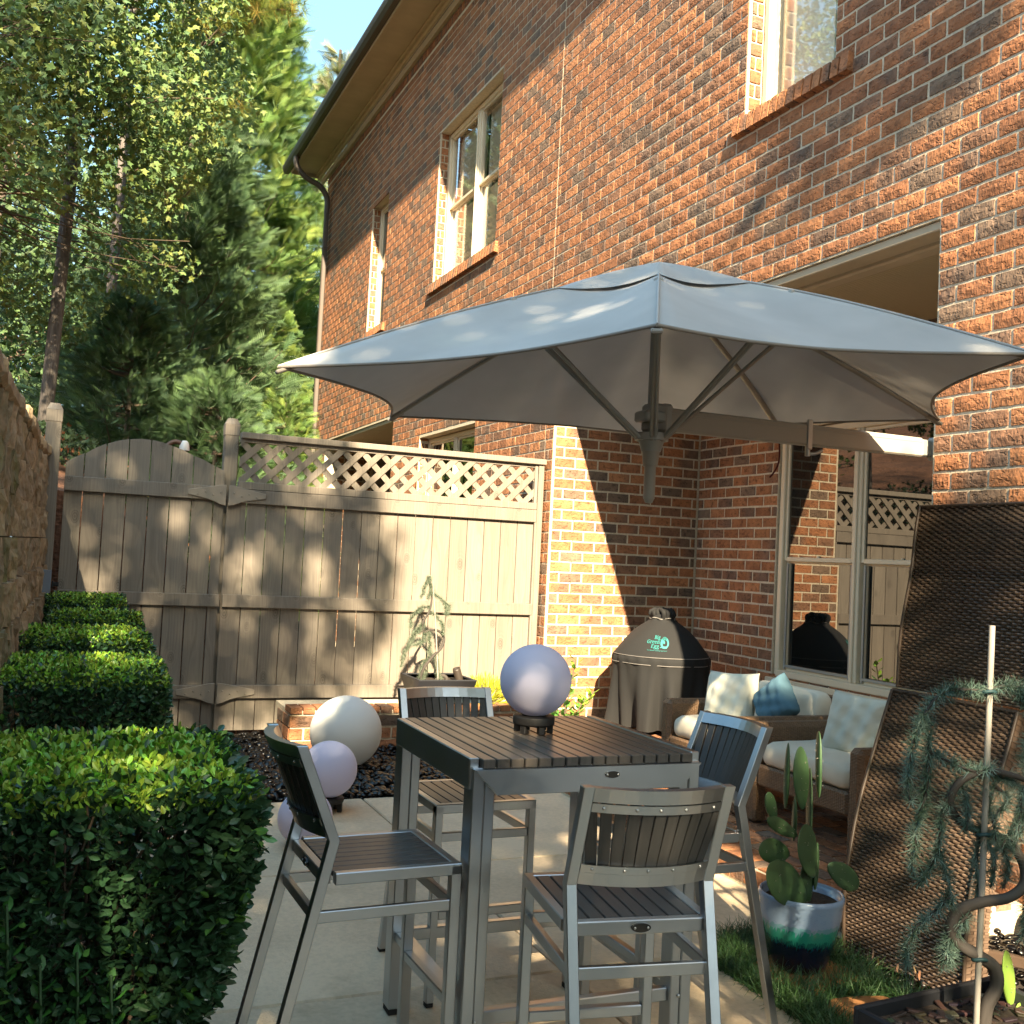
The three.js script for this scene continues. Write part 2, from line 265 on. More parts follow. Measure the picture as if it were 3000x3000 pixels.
const TONES = [[[0.462, 0.199, 0.087], 5], [[0.411, 0.169, 0.072], 7], [[0.352, 0.148, 0.068], 6], [[0.277, 0.139, 0.078], 3], [[0.226, 0.148, 0.099], 2], [[0.143, 0.106, 0.078], 0.7]];
const BR = rngOf(11);
function pickTone() { let k = BR() * 23; for (const [c, w] of TONES) { k -= w; if (k <= 0) return c; } return TONES[0][0]; }
function brickGeo(w, h, d, nx, ny, rough = 0.0022) { // rough clay face towards +z, its plane at z = 0
  const P = [], C = [], t = pickTone(), dk = BR() < 0.25 ? [0.145, 0.105, 0.08] : t, fl = BR(), k0 = 0.86 + BR() * 0.28, grid = [], col = [];
  for (let i = 0; i <= nx; i++) { grid.push([]); col.push([]); for (let j = 0; j <= ny; j++) {
    const e = i === 0 || i === nx || j === 0 || j === ny, jx = (BR() - 0.5) * 0.004, jy = (BR() - 0.5) * 0.004;
    grid[i].push([(i / nx - 0.5) * (w - 0.004) + jx, (j / ny - 0.5) * (h - 0.004) + jy, e ? -0.0035 - BR() * 0.002 : (BR() - 0.4) * rough]);
    const s = sstep(fl - 0.25, fl + 0.25, i / nx) * 0.8, k = k0 * (0.9 + BR() * 0.2); col[i].push([0, 1, 2].map((c) => (t[c] * (1 - s) + dk[c] * s) * k));
  } }
  const put = (p, c) => { P.push(...p); C.push(...c); }, back = (p) => [p[0] * 1.0 + Math.sign(p[0]) * 0.001, p[1] + Math.sign(p[1]) * 0.001, -d];
  for (let i = 0; i < nx; i++) for (let j = 0; j < ny; j++) { const a = [i, j], b = [i + 1, j], c = [i + 1, j + 1], e = [i, j + 1]; for (const [x, y] of [a, b, c, a, c, e]) put(grid[x][y], col[x][y]); }
  const ring = []; for (let i = 0; i < nx; i++) ring.push([i, 0]); for (let j = 0; j < ny; j++) ring.push([nx, j]); for (let i = nx; i > 0; i--) ring.push([i, ny]); for (let j = ny; j > 0; j--) ring.push([0, j]);
  ring.forEach(([x, y], k) => { const [x2, y2] = ring[(k + 1) % ring.length], a = grid[x][y], b = grid[x2][y2], ca = col[x][y], cb = col[x2][y2]; put(back(a), ca); put(back(b), cb); put(b, cb); put(back(a), ca); put(b, cb); put(a, ca); });
  const g = new THREE.BufferGeometry(); g.setAttribute('position', new THREE.Float32BufferAttribute(P, 3)); g.setAttribute('color', new THREE.Float32BufferAttribute(C, 3)); g.computeVertexNormals();
  return boxUV(g, 1, BR() * 7, BR() * 7);
}
{ // raised brick porch floor
  const pf = grp('porch_floor', scene); pf.userData.kind = 'structure';
  mesh('mortar_bed', [bx(0.95, 0.2, 2.9, 3.68, 0.01, -4.93, 0.004), bx(1.6, 0.2, 5.1, 4.95, 0.01, -6.05, 0.004)], M.mortar, pf);
  const list = [], up = (x, z, w, d, turn) => list.push([x, z, w, d, turn]);
  for (let z = -6.38; z < -3.5; z += 0.102) up(3.31, z + 0.05, 0.2, 0.093, 0);          // header course along the edge
  for (let i = 0, x = 3.47; x < 5.6; x += 0.103, i++) for (let z = (x < 4.15 ? -6.3 : -8.5) + (i % 2) * 0.105; z < -3.6; z += 0.21) up(x, z + 0.1, 0.093, 0.2, 0);
  const cam = camera.position; list.sort((a, b) => Math.hypot(a[0] - cam.x, a[1] - cam.z) - Math.hypot(b[0] - cam.x, b[1] - cam.z));
  const rest = [];
  list.forEach(([x, z, w, d], i) => { const g = brickGeo(w, d, 0.03, 2, 2, 0.001).rotateX(-Math.PI / 2); boxUV(g, 1, BR() * 5, BR() * 5); if (i < 290) { const o = mesh('paving_brick', g, M.paver, pf); o.position.set(x, 0.122, z); } else rest.push(g.translate(x, 0.122, z)); });
  if (rest.length) mesh('paving_bricks', rest, M.paver, pf).userData.kind = 'stuff';
  for (let z = -6.38, i = 0; z < -3.5; z += 0.102, i++) { const o = mesh('edging_brick', brickGeo(0.093, 0.088, 0.03, 2, 1, 0.001).rotateY(-Math.PI / 2), M.paver, pf); o.position.set(3.197, 0.062, z + 0.05); }
}

// ---------------------------------------------------------------- brick house
const house = thing('brick_house', 'two-storey red brick house with beige windows, brown gutter and covered porch', 'house');
const FX = 4.1, SZ = -8.65, BX = 5.68, BH = 0.0955, BL = 0.233;
const rectZ = (z0, z1, y0, y1) => [[z0, y0], [z1, y0], [z1, y1], [z0, y1]];
const toX = (g, x) => g.rotateY(-Math.PI / 2).translate(x, 0, 0);
const OPEN = { porch: [-8.66, -4.1, -0.1, 3.432], porch2: [-17.75, -13.78, -0.1, 3.41], w1: [-15.46, -14.62, 4.85, 6.8], w2: [-12.4, -10.36, 4.92, 6.86], w3: [-5.87, -4.97, 4.62, 6.86], w4: [-12.6, -10.67, 1.0, 3.02] };
{ // walls: the mortar faces stand 9 mm behind the faces of the bricks
  const o = [[-18.7, -0.12], [1.5, -0.12], [1.5, 8.3], [-18.7, 8.3]], holes = Object.values(OPEN).filter((r) => r[2] > 0).map((r) => rectZ(...r));
  const notch = [[-18.7, 8.3], [-18.7, -0.12], [-17.75, -0.12], [-17.75, 3.41], [-13.78, 3.41], [-13.78, -0.12], [-8.66, -0.12], [-8.66, 3.432], [-4.1, 3.432], [-4.1, -0.12], [1.5, -0.12], [1.5, 8.3]];
  mesh('front_wall', toX(extr(notch, 0.24, 0, holes), FX + 0.009 + 0.12), M.mortar, house);
  mesh('porch_side_wall', bx(1.55, 3.6, 0.24, 5.13, 1.65, SZ - 0.129, 0.001), M.mortar, house);
  mesh('porch_back_wall', toX(extr([[-8.64, -0.1], [-3.8, -0.1], [-3.8, 3.44], [-8.64, 3.44]], 0.2, 0, [rectZ(-7.42, -5.5, 0.66, 2.78)]), BX + 0.109), M.mortar, house);
  mesh('porch_side_wall', bx(0.62, 3.5, 0.24, 4.66, 1.66, -17.75 - 0.129, 0.001), M.mortar, house);
  mesh('porch_back_wall', bx(0.2, 3.5, 2.4, 5.9, 1.66, -14.9, 0.001), M.mortar, house);
  mesh('end_wall', bx(6.5, 8.4, 0.2, 7.7, 4.1, -18.6 + 0.0, 0.001).translate(0, 0, 0), M.mortar, house).visible = true;
  mesh('rear_wall', bx(0.2, 8.4, 20, 11, 4.1, -8.6, 0.001), M.mortar, house);
}
// bricks: [u0, u1, v0, v1] fields in running bond, cut round the openings
const field = [];
function layBricks(face, plane, u0, u1, v0, v1, holes = [], phase = 0, len = BL) {
  let row = Math.round(v0 / BH);
  for (let v = v0; v < v1 - 0.02; v += BH, row++) {
    const h = Math.min(BH, v1 - v) - 0.0135; let spans = [[u0, u1]];
    for (const [a, b, c, d] of holes) if (v + h * 0.5 > c && v + h * 0.5 < d) spans = spans.flatMap(([p, q]) => (b <= p || a >= q ? [[p, q]] : [[p, a], [b, q]].filter(([s, t]) => t - s > 0.02)));
    for (const [p, q] of spans) {
      let s = Math.floor((p - phase) / len) * len + phase + (((row % 2) + 2) % 2 ? len / 2 : 0); if (s > p) s -= len;
      for (; s < q; s += len) { const a = Math.max(s, p), b = Math.min(s + len, q); if (b - a > 0.03) field.push([face, plane, (a + b) / 2, v + BH / 2, b - a - 0.0135, h]); }
    }
  }
}
const HOLES = Object.values(OPEN);
layBricks('-x', FX, -18.7, -8.835, 0, 8.16, HOLES, 0.02);
layBricks('-x', FX, -8.828, -0.9, 0, 8.16, HOLES, 0.1);
layBricks('+z', SZ, FX + 0.024, BX - 0.002, 0.12, 3.41, [], 0.03);
layBricks('-x', BX, SZ + 0.002, -4.3, 0.12, 3.41, [[-7.42, -5.5, 0.66, 2.78]], 0.07);
layBricks('+z', -17.75, FX + 0.024, 4.95, 0, 3.4, [], 0.03);
layBricks('-x', 5.79, -16.05, -13.8, 0, 3.4, [], 0.03);
for (const k of ['w1', 'w2', 'w3', 'w4']) { const [z0, , y0, y1] = OPEN[k]; layBricks('+z', z0 + 0.013, FX + 0.024, FX + 0.13, Math.ceil(y0 / BH) * BH, y1, [], 0, 0.107); }
{
  const m = new THREE.Matrix4(), c = V(), near = [], cam = camera.position, fw = V(0, 0, -1).applyQuaternion(camera.quaternion);
  field.forEach((b, i) => {
    const p = b[0] === '-x' ? V(b[1], b[3], b[2]) : V(b[2], b[3], b[1]), n = b[0] === '-x' ? V(-1, 0, 0) : V(0, 0, 1), d = cam.clone().sub(p), L = d.length(), cs = d.dot(n) / L, along = -d.dot(fw) / L;
    const hidden = along < 0.8 || (b[0] === '-x' && b[1] === FX && p.z > -4.12 && (p.y < 1.95 || p.z > -2.9)) || (b[1] === BX) || b[4] < 0.09;
    b.push(p, hidden ? 0 : Math.max(0, cs) / L / L); b.i = i;
  });
  const big = new Set([...field].sort((a, b) => b[7] - a[7]).slice(0, 296)), rest = [];
  for (const b of field) {
    const L = b[6].distanceTo(cam), g = brickGeo(b[4], b[5], 0.02, L < 9 ? 4 : 2, L < 9 ? 2 : 1, 0.003); if (b[0] === '-x') g.rotateY(-Math.PI / 2);
    if (big.has(b)) { const o = mesh('brick', g, M.brick, house); o.position.copy(b[6]); } else rest.push(g.translate(b[6].x, b[6].y, b[6].z));
  }
  mesh('brickwork', rest, M.brick, house).userData.kind = 'stuff';
}
mesh('control_joint', bx(0.003, 4.7, 0.006, FX + 0.007, 5.8, -8.8315, 0.0005), M.mortar, house);
{ // soldier course under the eave
  for (let z = -18.66, i = 0; z < -2.2; z += 0.078, i++) if (z < -9.9) mesh('soldier_brick', brickGeo(0.067, 0.1, 0.02, 1, 2).rotateY(-Math.PI / 2).translate(FX - 0.004, 8.212, z), M.brick, house);
}
{ // eave: crown moulding, soffit, fascia, gutter, roof
  const Z0 = -19.1, Z1 = 1.5, L = Z1 - Z0, zc = (Z0 + Z1) / 2;
  mesh('crown_moulding', [bx(0.05, 0.1, L, FX - 0.03, 8.31, zc, 0.004), bx(0.05, 0.06, L, FX - 0.082, 8.38, zc, 0.01), bx(0.06, 0.04, L, FX - 0.12, 8.425, zc, 0.008)], M.soffit, house);
  mesh('soffit', bx(0.5, 0.02, L, 3.75, 8.455, zc, 0.002), M.soffit, house);
  mesh('fascia', bx(0.025, 0.2, L, 3.512, 8.5, zc, 0.003), M.soffit, house);
  mesh('eave_return', bx(0.56, 0.24, 0.03, 3.79, 8.5, Z0 + 0.03, 0.003), M.soffit, house);
  mesh('gutter', extr([[0, 0.13], [0, 0], [-0.075, 0], [-0.11, 0.05], [-0.125, 0.1], [-0.125, 0.13], [-0.115, 0.13], [-0.1, 0.05], [-0.07, 0.012], [-0.012, 0.012], [-0.012, 0.13]], L + 0.2, 0).translate(3.497, 8.43, zc - 0.1), M.gutter, house);
  mesh('roof', bx(6, 0.14, L, 0, 0, 0, 0.01).applyMatrix4(mat4(6.0, 10.15, zc, 0, 0, 32 * D2R)), M.shingle, house);
  const ds = grp('downspout', house), p = [V(3.44, 8.44, -18.35), V(3.45, 8.3, -18.35), V(3.6, 8.12, -18.35), V(3.9, 7.98, -18.35), V(4.02, 7.8, -18.35), V(4.03, 7.5, -18.35)];
  mesh('elbow', tube(p, 0.05, 10, 30), M.spout, ds); mesh('pipe', bx(0.075, 7.6, 0.1, 4.03, 3.75, -18.35, 0.015), M.spout, ds);
  for (const y of [6.9, 4.6, 2.4]) mesh('strap', bx(0.085, 0.03, 0.13, 4.032, y, -18.35, 0.004), M.spout, ds);
}
// windows: frame, sashes, panes; a row of brick on edge under each
function windowUnit(name, X, z0, z1, y0, y1, units, o = {}) {
  const w = grp('window', house); w.userData.label = name; const fr = 0.055, mu = 0.085, W = (z1 - z0 - mu * (units - 1)) / units, ym = o.mid ?? (y0 + y1) / 2, fm = o.frame ?? M.vinyl;
  mesh('frame', [bx(0.09, y1 - y0, fr, X, (y0 + y1) / 2, z0 + fr / 2, 0.006), bx(0.09, y1 - y0, fr, X, (y0 + y1) / 2, z1 - fr / 2, 0.006), bx(0.088, fr, z1 - z0 - 2 * fr, X, y1 - fr / 2, (z0 + z1) / 2, 0.006), bx(0.12, fr, z1 - z0 - 2 * fr, X - 0.015, y0 + fr / 2, (z0 + z1) / 2, 0.006)], fm, w);
  for (let k = 1; k < units; k++) { const z = z0 + k * W + (k - 0.5) * mu; mesh('mullion', [bx(0.08, y1 - y0 - 2 * fr, mu, X + 0.003, (y0 + y1) / 2, z, 0.006), bx(0.02, y1 - y0 - 2 * fr, 0.02, X - 0.043, (y0 + y1) / 2, z, 0.004)], fm, w); }
  for (let k = 0; k < units; k++) {
    const a = z0 + k * (W + mu) + (k ? 0 : fr), b = z0 + k * (W + mu) + W - (k === units - 1 ? fr : 0);
    [[ym - 0.005, y1 - fr, X - 0.004, 0.028], [y0 + fr, ym + 0.012, X + 0.026, 0.038]].forEach(([c, d, x, st], low) => {
      mesh('sash', [bx(0.034, d - c, st, x, (c + d) / 2, a + st / 2 + 0.001, 0.004), bx(0.034, d - c, st, x, (c + d) / 2, b - st / 2 - 0.001, 0.004), bx(0.033, st, b - a - 2 * st, x, d - st / 2, (a + b) / 2, 0.004), bx(0.033, st + 0.01, b - a - 2 * st, x, c + st / 2, (a + b) / 2, 0.004)], fm, w);
      mesh('pane', bx(0.006, d - c - st * 1.6, b - a - st * 1.6, x + 0.004, (c + d) / 2, (a + b) / 2, 0.0005), o.glass ?? M.glass, w);
      if (low && o.screen) mesh('screen_frame', [bx(0.012, d - c - 0.05, 0.02, x - 0.03, (c + d) / 2 - 0.015, a + 0.03, 0.002), bx(0.012, d - c - 0.05, 0.02, x - 0.03, (c + d) / 2 - 0.015, b - 0.03, 0.002), bx(0.012, 0.02, b - a - 0.08, x - 0.03, c + 0.035, (a + b) / 2, 0.002)], M.aluGrey, w);
    });
    if (o.lock) { mesh('sash_lock', [bx(0.02, 0.012, 0.06, X - 0.01, ym + 0.02, (a + b) / 2, 0.003), bx(0.015, 0.02, 0.02, X - 0.012, ym + 0.03, (a + b) / 2, 0.004)], M.vinyl, w); }
    if (o.louvers) { const sh = []; for (let y = y0 + 0.12; y < y1 - 0.1; y += 0.085) if (Math.abs(y - ym) > 0.05) sh.push(bx(0.075, 0.01, b - a - 0.14, X + 0.1, y, (a + b) / 2, 0.003, 0, 0, -50 * D2R)); sh.push(bx(0.03, y1 - y0 - 0.1, 0.05, X + 0.1, (y0 + y1) / 2, a + 0.05, 0.004), bx(0.03, y1 - y0 - 0.1, 0.05, X + 0.1, (y0 + y1) / 2, b - 0.05, 0.004)); mesh('louvered_shutter', sh, M.shutter, w); }
  }
  if (o.blind) mesh('window_blind', bx(0.01, y1 - y0 - 0.12, (z1 - z0) * 0.58, X + 0.09, (y0 + y1) / 2, z0 + (z1 - z0) * 0.36, 0.002), M.shutter, w);
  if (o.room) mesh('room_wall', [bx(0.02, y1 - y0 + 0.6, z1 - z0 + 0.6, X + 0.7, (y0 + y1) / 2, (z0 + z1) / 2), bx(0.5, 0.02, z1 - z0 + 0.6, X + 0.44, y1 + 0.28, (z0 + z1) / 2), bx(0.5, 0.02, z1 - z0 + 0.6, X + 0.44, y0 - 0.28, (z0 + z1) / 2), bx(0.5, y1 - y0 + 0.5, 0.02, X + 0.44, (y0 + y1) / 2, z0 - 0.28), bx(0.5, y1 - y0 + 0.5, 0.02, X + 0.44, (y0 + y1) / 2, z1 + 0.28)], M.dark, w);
  if (o.sill) for (let z = z0 - 0.1, i = 0; z < z1 + 0.12; z += 0.083, i++) mesh('sill_brick', brickGeo(0.072, 0.12, 0.16, 1, 2).rotateY(-Math.PI / 2).applyMatrix4(mat4(X - 0.215, y0 - 0.062, z + 0.04, 0, 0, -8 * D2R)), M.brick, w);
  return w;
}
const WX = FX + 0.175;
windowUnit('narrow upper window nearest the downspout', WX, -15.45, -14.63, 4.86, 6.79, 1, { sill: true });
windowUnit('twin upper window with louvered shutters', WX, -12.39, -10.37, 4.93, 6.85, 2, { sill: true, glass: M.clear, louvers: true, room: true });
windowUnit('upper window at the top edge, over the porch', WX, -5.86, -4.98, 4.63, 6.85, 1, { sill: true, mid: 5.9, glass: M.clear, room: true, blind: true });
windowUnit('ground floor window behind the lattice fence', WX, -12.59, -10.68, 1.01, 3.01, 2, { sill: true });
windowUnit('tall twin window of the porch mirroring the fence', BX + 0.07, -7.41, -5.51, 0.67, 2.77, 2, { mid: 1.66, screen: true, lock: true });
mesh('window_ledge', bx(0.09, 0.05, 2.02, BX + 0.02, 0.63, -6.46, 0.006), M.vinyl, house);
{ // porch ceilings with stepped trim under the brick
  mesh('porch_ceiling', boxUV(bx(1.5, 0.03, 4.9, 5.1, 3.45, -6.3, 0.002)), M.ceiling, house);
  mesh('beam_trim', [bx(0.09, 0.05, 4.54, FX + 0.07, 3.404, -6.38, 0.006), bx(0.09, 0.035, 4.54, FX + 0.162, 3.412, -6.38, 0.01), bx(0.1, 0.06, 4.54, FX + 0.26, 3.4, -6.38, 0.012), bx(0.05, 0.05, 4.54, FX + 0.338, 3.41, -6.38, 0.012)], M.soffit, house);
  mesh('porch_ceiling', boxUV(bx(1.8, 0.03, 4.2, 5.1, 3.45, -15.8, 0.002)), M.ceiling, house);
  mesh('beam_trim', [bx(0.09, 0.05, 3.95, FX + 0.07, 3.382, -15.77, 0.006), bx(0.12, 0.05, 3.95, FX + 0.18, 3.39, -15.77, 0.01)], M.soffit, house);
  mesh('upper_floor', bx(6.6, 0.2, 20, 7.7, 3.6, -8.7, 0.01), M.dark, house);
}
{ // white elbow pipe on the wall beside the chaise
  const p = thing('vent_pipe', 'cream plastic elbow pipe on the brick wall behind the weeping cedar', 'pipe', [0, 0, 0]);
  mesh('elbow', tube([V(4.1, 0.42, -2.88), V(4.02, 0.42, -2.88), V(3.97, 0.4, -2.88), V(3.955, 0.34, -2.88), V(3.955, 0.28, -2.88)], 0.04, 14, 24), M.pvc, p);
  mesh('collar', [cyl(0.047, 0.047, 0.035, 3.955, 0.3, -2.88, 20), cyl(0.05, 0.05, 0.02, 4.09, 0.42, -2.88, 20, 0, 0, Math.PI / 2)], M.pvc, p);
  const q = thing('conduit', 'grey upright conduit pipe beside the cream elbow on the wall', 'pipe');
  mesh('pipe', cyl(0.028, 0.028, 0.52, 4.05, 0.18, -2.66, 16), M.cane, q); mesh('coupling', cyl(0.036, 0.036, 0.09, 4.05, 0.36, -2.66, 16), M.cane, q);
}

// ---------------------------------------------------------------- retaining wall
{
  const w = thing('retaining_wall', 'tall mossy tan block retaining wall behind the clipped hedges', 'retaining wall');
  const faceX = (y, z) => -0.28 + (z + 5) * -0.033 + (2.15 - y) * 0.055, BRr = rngOf(31);
  mesh('core', bx(0.3, 2.2, 10.2, -0.52, 1.0, -4.9, 0.01), M.block.clone(), w).material.vertexColors = false;
  const rows = 11, h = 0.2, len = 0.44;
  for (let r = 0; r < rows; r++) for (let z = -9.95 + (r % 2) * len / 2; z < -0.3; z += len) {
    const W = len - 0.006, H = h - 0.006, n = 9, mm = 4, rib = [...Array(10)].map(() => BRr()), P = [], C = [], g = [], moss = sstep(-6.6, -4.4, z + BRr()) * 0.9 * (0.4 + 0.6 * BRr()), k = 0.82 + BRr() * 0.36;
    for (let i = 0; i <= n; i++) { g.push([]); for (let j = 0; j <= mm; j++) { const e = i % n === 0 || j % mm === 0; g[i].push([(e ? 0.01 : 0.012) + rib[i] * 0.04 + BRr() * 0.02 + (i % n ? 0 : -0.012), (j / mm - 0.5) * H + (e ? 0 : (BRr() - 0.5) * 0.02), (i / n - 0.5) * W + (e ? 0 : (BRr() - 0.5) * 0.03)]); } }
    const col = g.map((a) => a.map(() => { const s = clamp(moss * (0.3 + 1.2 * BRr()) - 0.25, 0, 1), q = k * (0.6 + BRr() * 0.55); return [q * (1 - s * 0.72), q * (1 - s * 0.5), q * (1 - s * 0.85)]; }));
    const put = (i, j, b) => { const p = g[i][j]; P.push(b ? -0.1 : p[0], p[1], p[2]); C.push(...col[i][j]); };
    for (let i = 0; i < n; i++) for (let j = 0; j < mm; j++) for (const [a, b] of [[i, j], [i, j + 1], [i + 1, j + 1], [i, j], [i + 1, j + 1], [i + 1, j]]) put(a, b);
    for (let i = 0; i < n; i++) for (const j of [0, mm]) for (const [a, b] of [[i, 0], [i + 1, 0], [i + 1, 1], [i, 0], [i + 1, 1], [i, 1]]) put(a, j, b);
    for (let j = 0; j < mm; j++) for (const i of [0, n]) for (const [a, b] of [[j, 0], [j + 1, 0], [j + 1, 1], [j, 0], [j + 1, 1], [j, 1]]) put(i, a, b);
    const q = new THREE.BufferGeometry(); q.setAttribute('position', new THREE.Float32BufferAttribute(P, 3)); q.setAttribute('color', new THREE.Float32BufferAttribute(C, 3)); q.computeVertexNormals(); boxUV(q, 1, BRr() * 5, BRr() * 5);
    const y = r * h - 0.06 + h / 2; const o = mesh('block', q, M.block, w); o.position.set(faceX(y, z) - 0.01, y, z + len / 2);
  }
  for (let z = -9.9, i = 0; z < -0.4; z += 0.42, i++) { const o = mesh('cap_block', paint(bx(0.34, 0.09, 0.412, 0, 0, 0, 0.02), () => { const k = 0.95 + BRr() * 0.25; return [k, k, k * 0.98]; }), M.block, w); o.position.set(faceX(2.2, z) - 0.11 + Math.sin(i * 1.1) * 0.012, 2.2 + Math.sin(i * 0.8) * 0.008, z + 0.21); o.rotation.y = Math.sin(i * 1.7) * 0.03; }
}

// ---------------------------------------------------------------- fence, gate, posts
const FZ = -8.8, FM = [M.fence, M.fence2, M.fence3];
function plank(parent, pts, z, i, name = 'board') { const g = extr(pts, 0.018, 0.0015); boxUV(g, 1, (i * 0.37) % 3, (i * 0.71) % 3); const o = mesh(name, g, FM[i % 3], parent); o.position.z = z; return o; }
function strapHinge(parent, x, y, s) { // carved arrow strap with rivets
  const o = mesh('hinge', extr([[0, 0.075], [s * 0.05, 0.07], [s * 0.1, 0.06], [s * 0.3, 0.02], [s * 0.3, -0.02], [s * 0.14, -0.05], [s * 0.1, -0.062], [s * 0.05, -0.085], [0, -0.095]].map(([a, b]) => [a + s * 0.006, b]), 0.012, 0.003), M.hingeWood, parent); o.position.set(x, y, FZ + 0.055);
  const rv = mesh('rivet', [0.05, 0.11, 0.17, 0.23].map((a, i) => ball(0.007, s * a, i % 2 ? -0.012 : 0.01, 0.008, 1, 1, 0.6, 8, 6)), M.hingeWood, o); return rv;
}
function post(name, label, x, z, top, w = 0.112) {
  const p = thing(name, label, 'fence post', [x, 0, z]); mesh('shaft', bx(w, top - 0.14 + 0.1, w, 0, (top - 0.14 - 0.1) / 2, 0, 0.006), M.fence, p);
  const c = w / 2 + 0.004, g = flat(new THREE.CylinderGeometry(0.035 * 1.414, c * 1.414, 0.05, 4).rotateY(Math.PI / 4)); mesh('cap', [bx(w + 0.008, 0.095, w + 0.008, 0, top - 0.098, 0, 0.004), boxUV(g.translate(0, top - 0.026, 0))], M.fence3, p); return p;
}
post('fence_post', 'taupe capped gate post against the mossy retaining wall', -0.076, -8.84, 2.58);
post('fence_post', 'taupe capped post between the arched gate and the lattice fence', 1.272, -8.9, 2.6);
{
  const g = thing('garden_gate', 'taupe wooden gate of upright boards with an arched top', 'gate');
  const xs = [0.023, 0.159, 0.315, 0.478, 0.643, 0.806, 0.974, 1.145, 1.229], ys = [2.129, 2.209, 2.299, 2.348, 2.356, 2.321, 2.257, 2.185, 2.144];
  for (let i = 0; i < 8; i++) { const a = xs[i] + 0.004, b = xs[i + 1] - 0.004, m = (a + b) / 2, ym = (ys[i] + ys[i + 1]) / 2 + 0.006; plank(g, [[a, 0.05], [b, 0.05], [b, ys[i + 1]], [m, ym], [a, ys[i]]], FZ, i); }
  for (const [y0, y1] of [[1.912, 2.025], [1.05, 1.15], [0.313, 0.418]]) mesh('rail', boxUV(bx(1.21, y1 - y0, 0.038, 0.63, (y0 + y1) / 2, FZ + 0.029, 0.004), 1, y0, y1), M.fence2, g);
  strapHinge(g, 1.243, 1.965, -1); strapHinge(g, 1.243, 0.365, -1);
  mesh('latch', [bx(0.05, 0.03, 0.02, 0.01, 1.19, FZ + 0.04, 0.004), bx(0.012, 0.05, 0.03, -0.01, 1.19, FZ + 0.05, 0.003)], M.foot, g);
}
{
  const f = thing('lattice_fence', 'taupe board fence with diamond lattice top beside the brick house', 'fence');
  for (let i = 0, x = 1.25; x < 4.0; i++, x += 0.1622) { const a = x + 0.003, b = Math.min(x + 0.1622, 4.02) - 0.003; plank(f, [[a, 0.05], [b, 0.05], [b, 1.95], [a, 1.95]], FZ, i + 1); }
  for (const [y0, y1] of [[1.9, 2.012], [1.05, 1.153], [0.312, 0.42]]) mesh('rail', boxUV(bx(2.76, y1 - y0, 0.038, 2.638, (y0 + y1) / 2, FZ + 0.029, 0.004), 1, y0 + 2, y1), M.fence2, f);
  mesh('lattice_ledge', bx(2.69, 0.062, 0.06, 2.675, 2.046, FZ + 0.01, 0.004), M.fence, f);
  mesh('top_rail', [bx(2.76, 0.05, 0.11, 2.712, 2.458, FZ, 0.004), bx(2.7, 0.03, 0.05, 2.68, 2.417, FZ - 0.01, 0.003)], M.fence3, f);
  mesh('end_post', [bx(0.055, 2.45, 0.09, 4.055, 1.2, FZ - 0.012, 0.004), bx(0.03, 0.36, 0.05, 4.008, 2.24, FZ, 0.003), bx(0.02, 1.9, 0.03, 4.012, 0.95, FZ + 0.028, 0.003)], M.fence3, f);
  strapHinge(f, 1.25, 1.965, 1); strapHinge(f, 1.25, 0.365, 1);
  const X0 = 1.335, X1 = 3.993, Y0 = 2.078, Y1 = 2.404, h = Y1 - Y0, hw = 0.037;
  const clipX = (pts) => { for (const [s, c] of [[1, X0], [-1, -X1]]) { const q = []; pts.forEach((a, i) => { const b = pts[(i + 1) % pts.length], da = s * a[0] - c, db = s * b[0] - c; if (da >= 0) q.push(a); if (da * db < 0) { const t = da / (da - db); q.push([a[0] + (b[0] - a[0]) * t, a[1] + (b[1] - a[1]) * t]); } }); pts = q; } return pts; };
  for (const [dir, z] of [[1, FZ + 0.008], [-1, FZ - 0.003]]) for (let x = X0 - h, i = 0; x < X1 + h; x += 0.17, i++) {
    const a = dir > 0 ? x : x + h, b = dir > 0 ? x + h : x, p = clipX([[a - hw, Y0], [a + hw, Y0], [b + hw, Y1], [b - hw, Y1]]); if (p.length < 3) continue;
    const xs = p.map((q) => q[0]); if (Math.max(...xs) - Math.min(...xs) < 0.03) continue; const g = extr(p, 0.009, 0.001); boxUV(g, 1, i * 0.3, i * 0.7); const o = mesh('lattice_slat', g, FM[i % 3], f); o.position.z = z;
  }
}
{ // things by the gate
  const b = mesh('spare_plank', bx(0.115, 1.33, 0.022, 0, 0.62, 0, 0.003), M.greyBoard); b.position.set(-0.115, 0.02, -8.5); b.rotation.set(-0.03, 0.06, -0.03); tag(b, 'blue-grey spare plank leaning beside the left gate post', 'plank');
  const l = thing('gooseneck_lamp', 'small brown and white gooseneck lamp head peeking above the gate arch', 'lamp', [0.92, 0, -9.35]);
  mesh('post', cyl(0.02, 0.02, 2.3, -0.13, 1.15, 0, 12), M.lampBrown, l); mesh('neck', tube([V(-0.13, 2.28, 0), V(-0.11, 2.37, 0), V(-0.05, 2.41, 0), V(0.01, 2.4, 0)], 0.02, 10, 16), M.lampBrown, l);
  mesh('shade', lathe([[0.001, 0.05], [0.02, 0.05], [0.035, 0.03], [0.042, 0], [0.044, -0.035], [0.04, -0.036], [0.036, 0], [0.001, 0.03]], 20).translate(0.03, 2.375, 0), M.lampWhite, l);
}

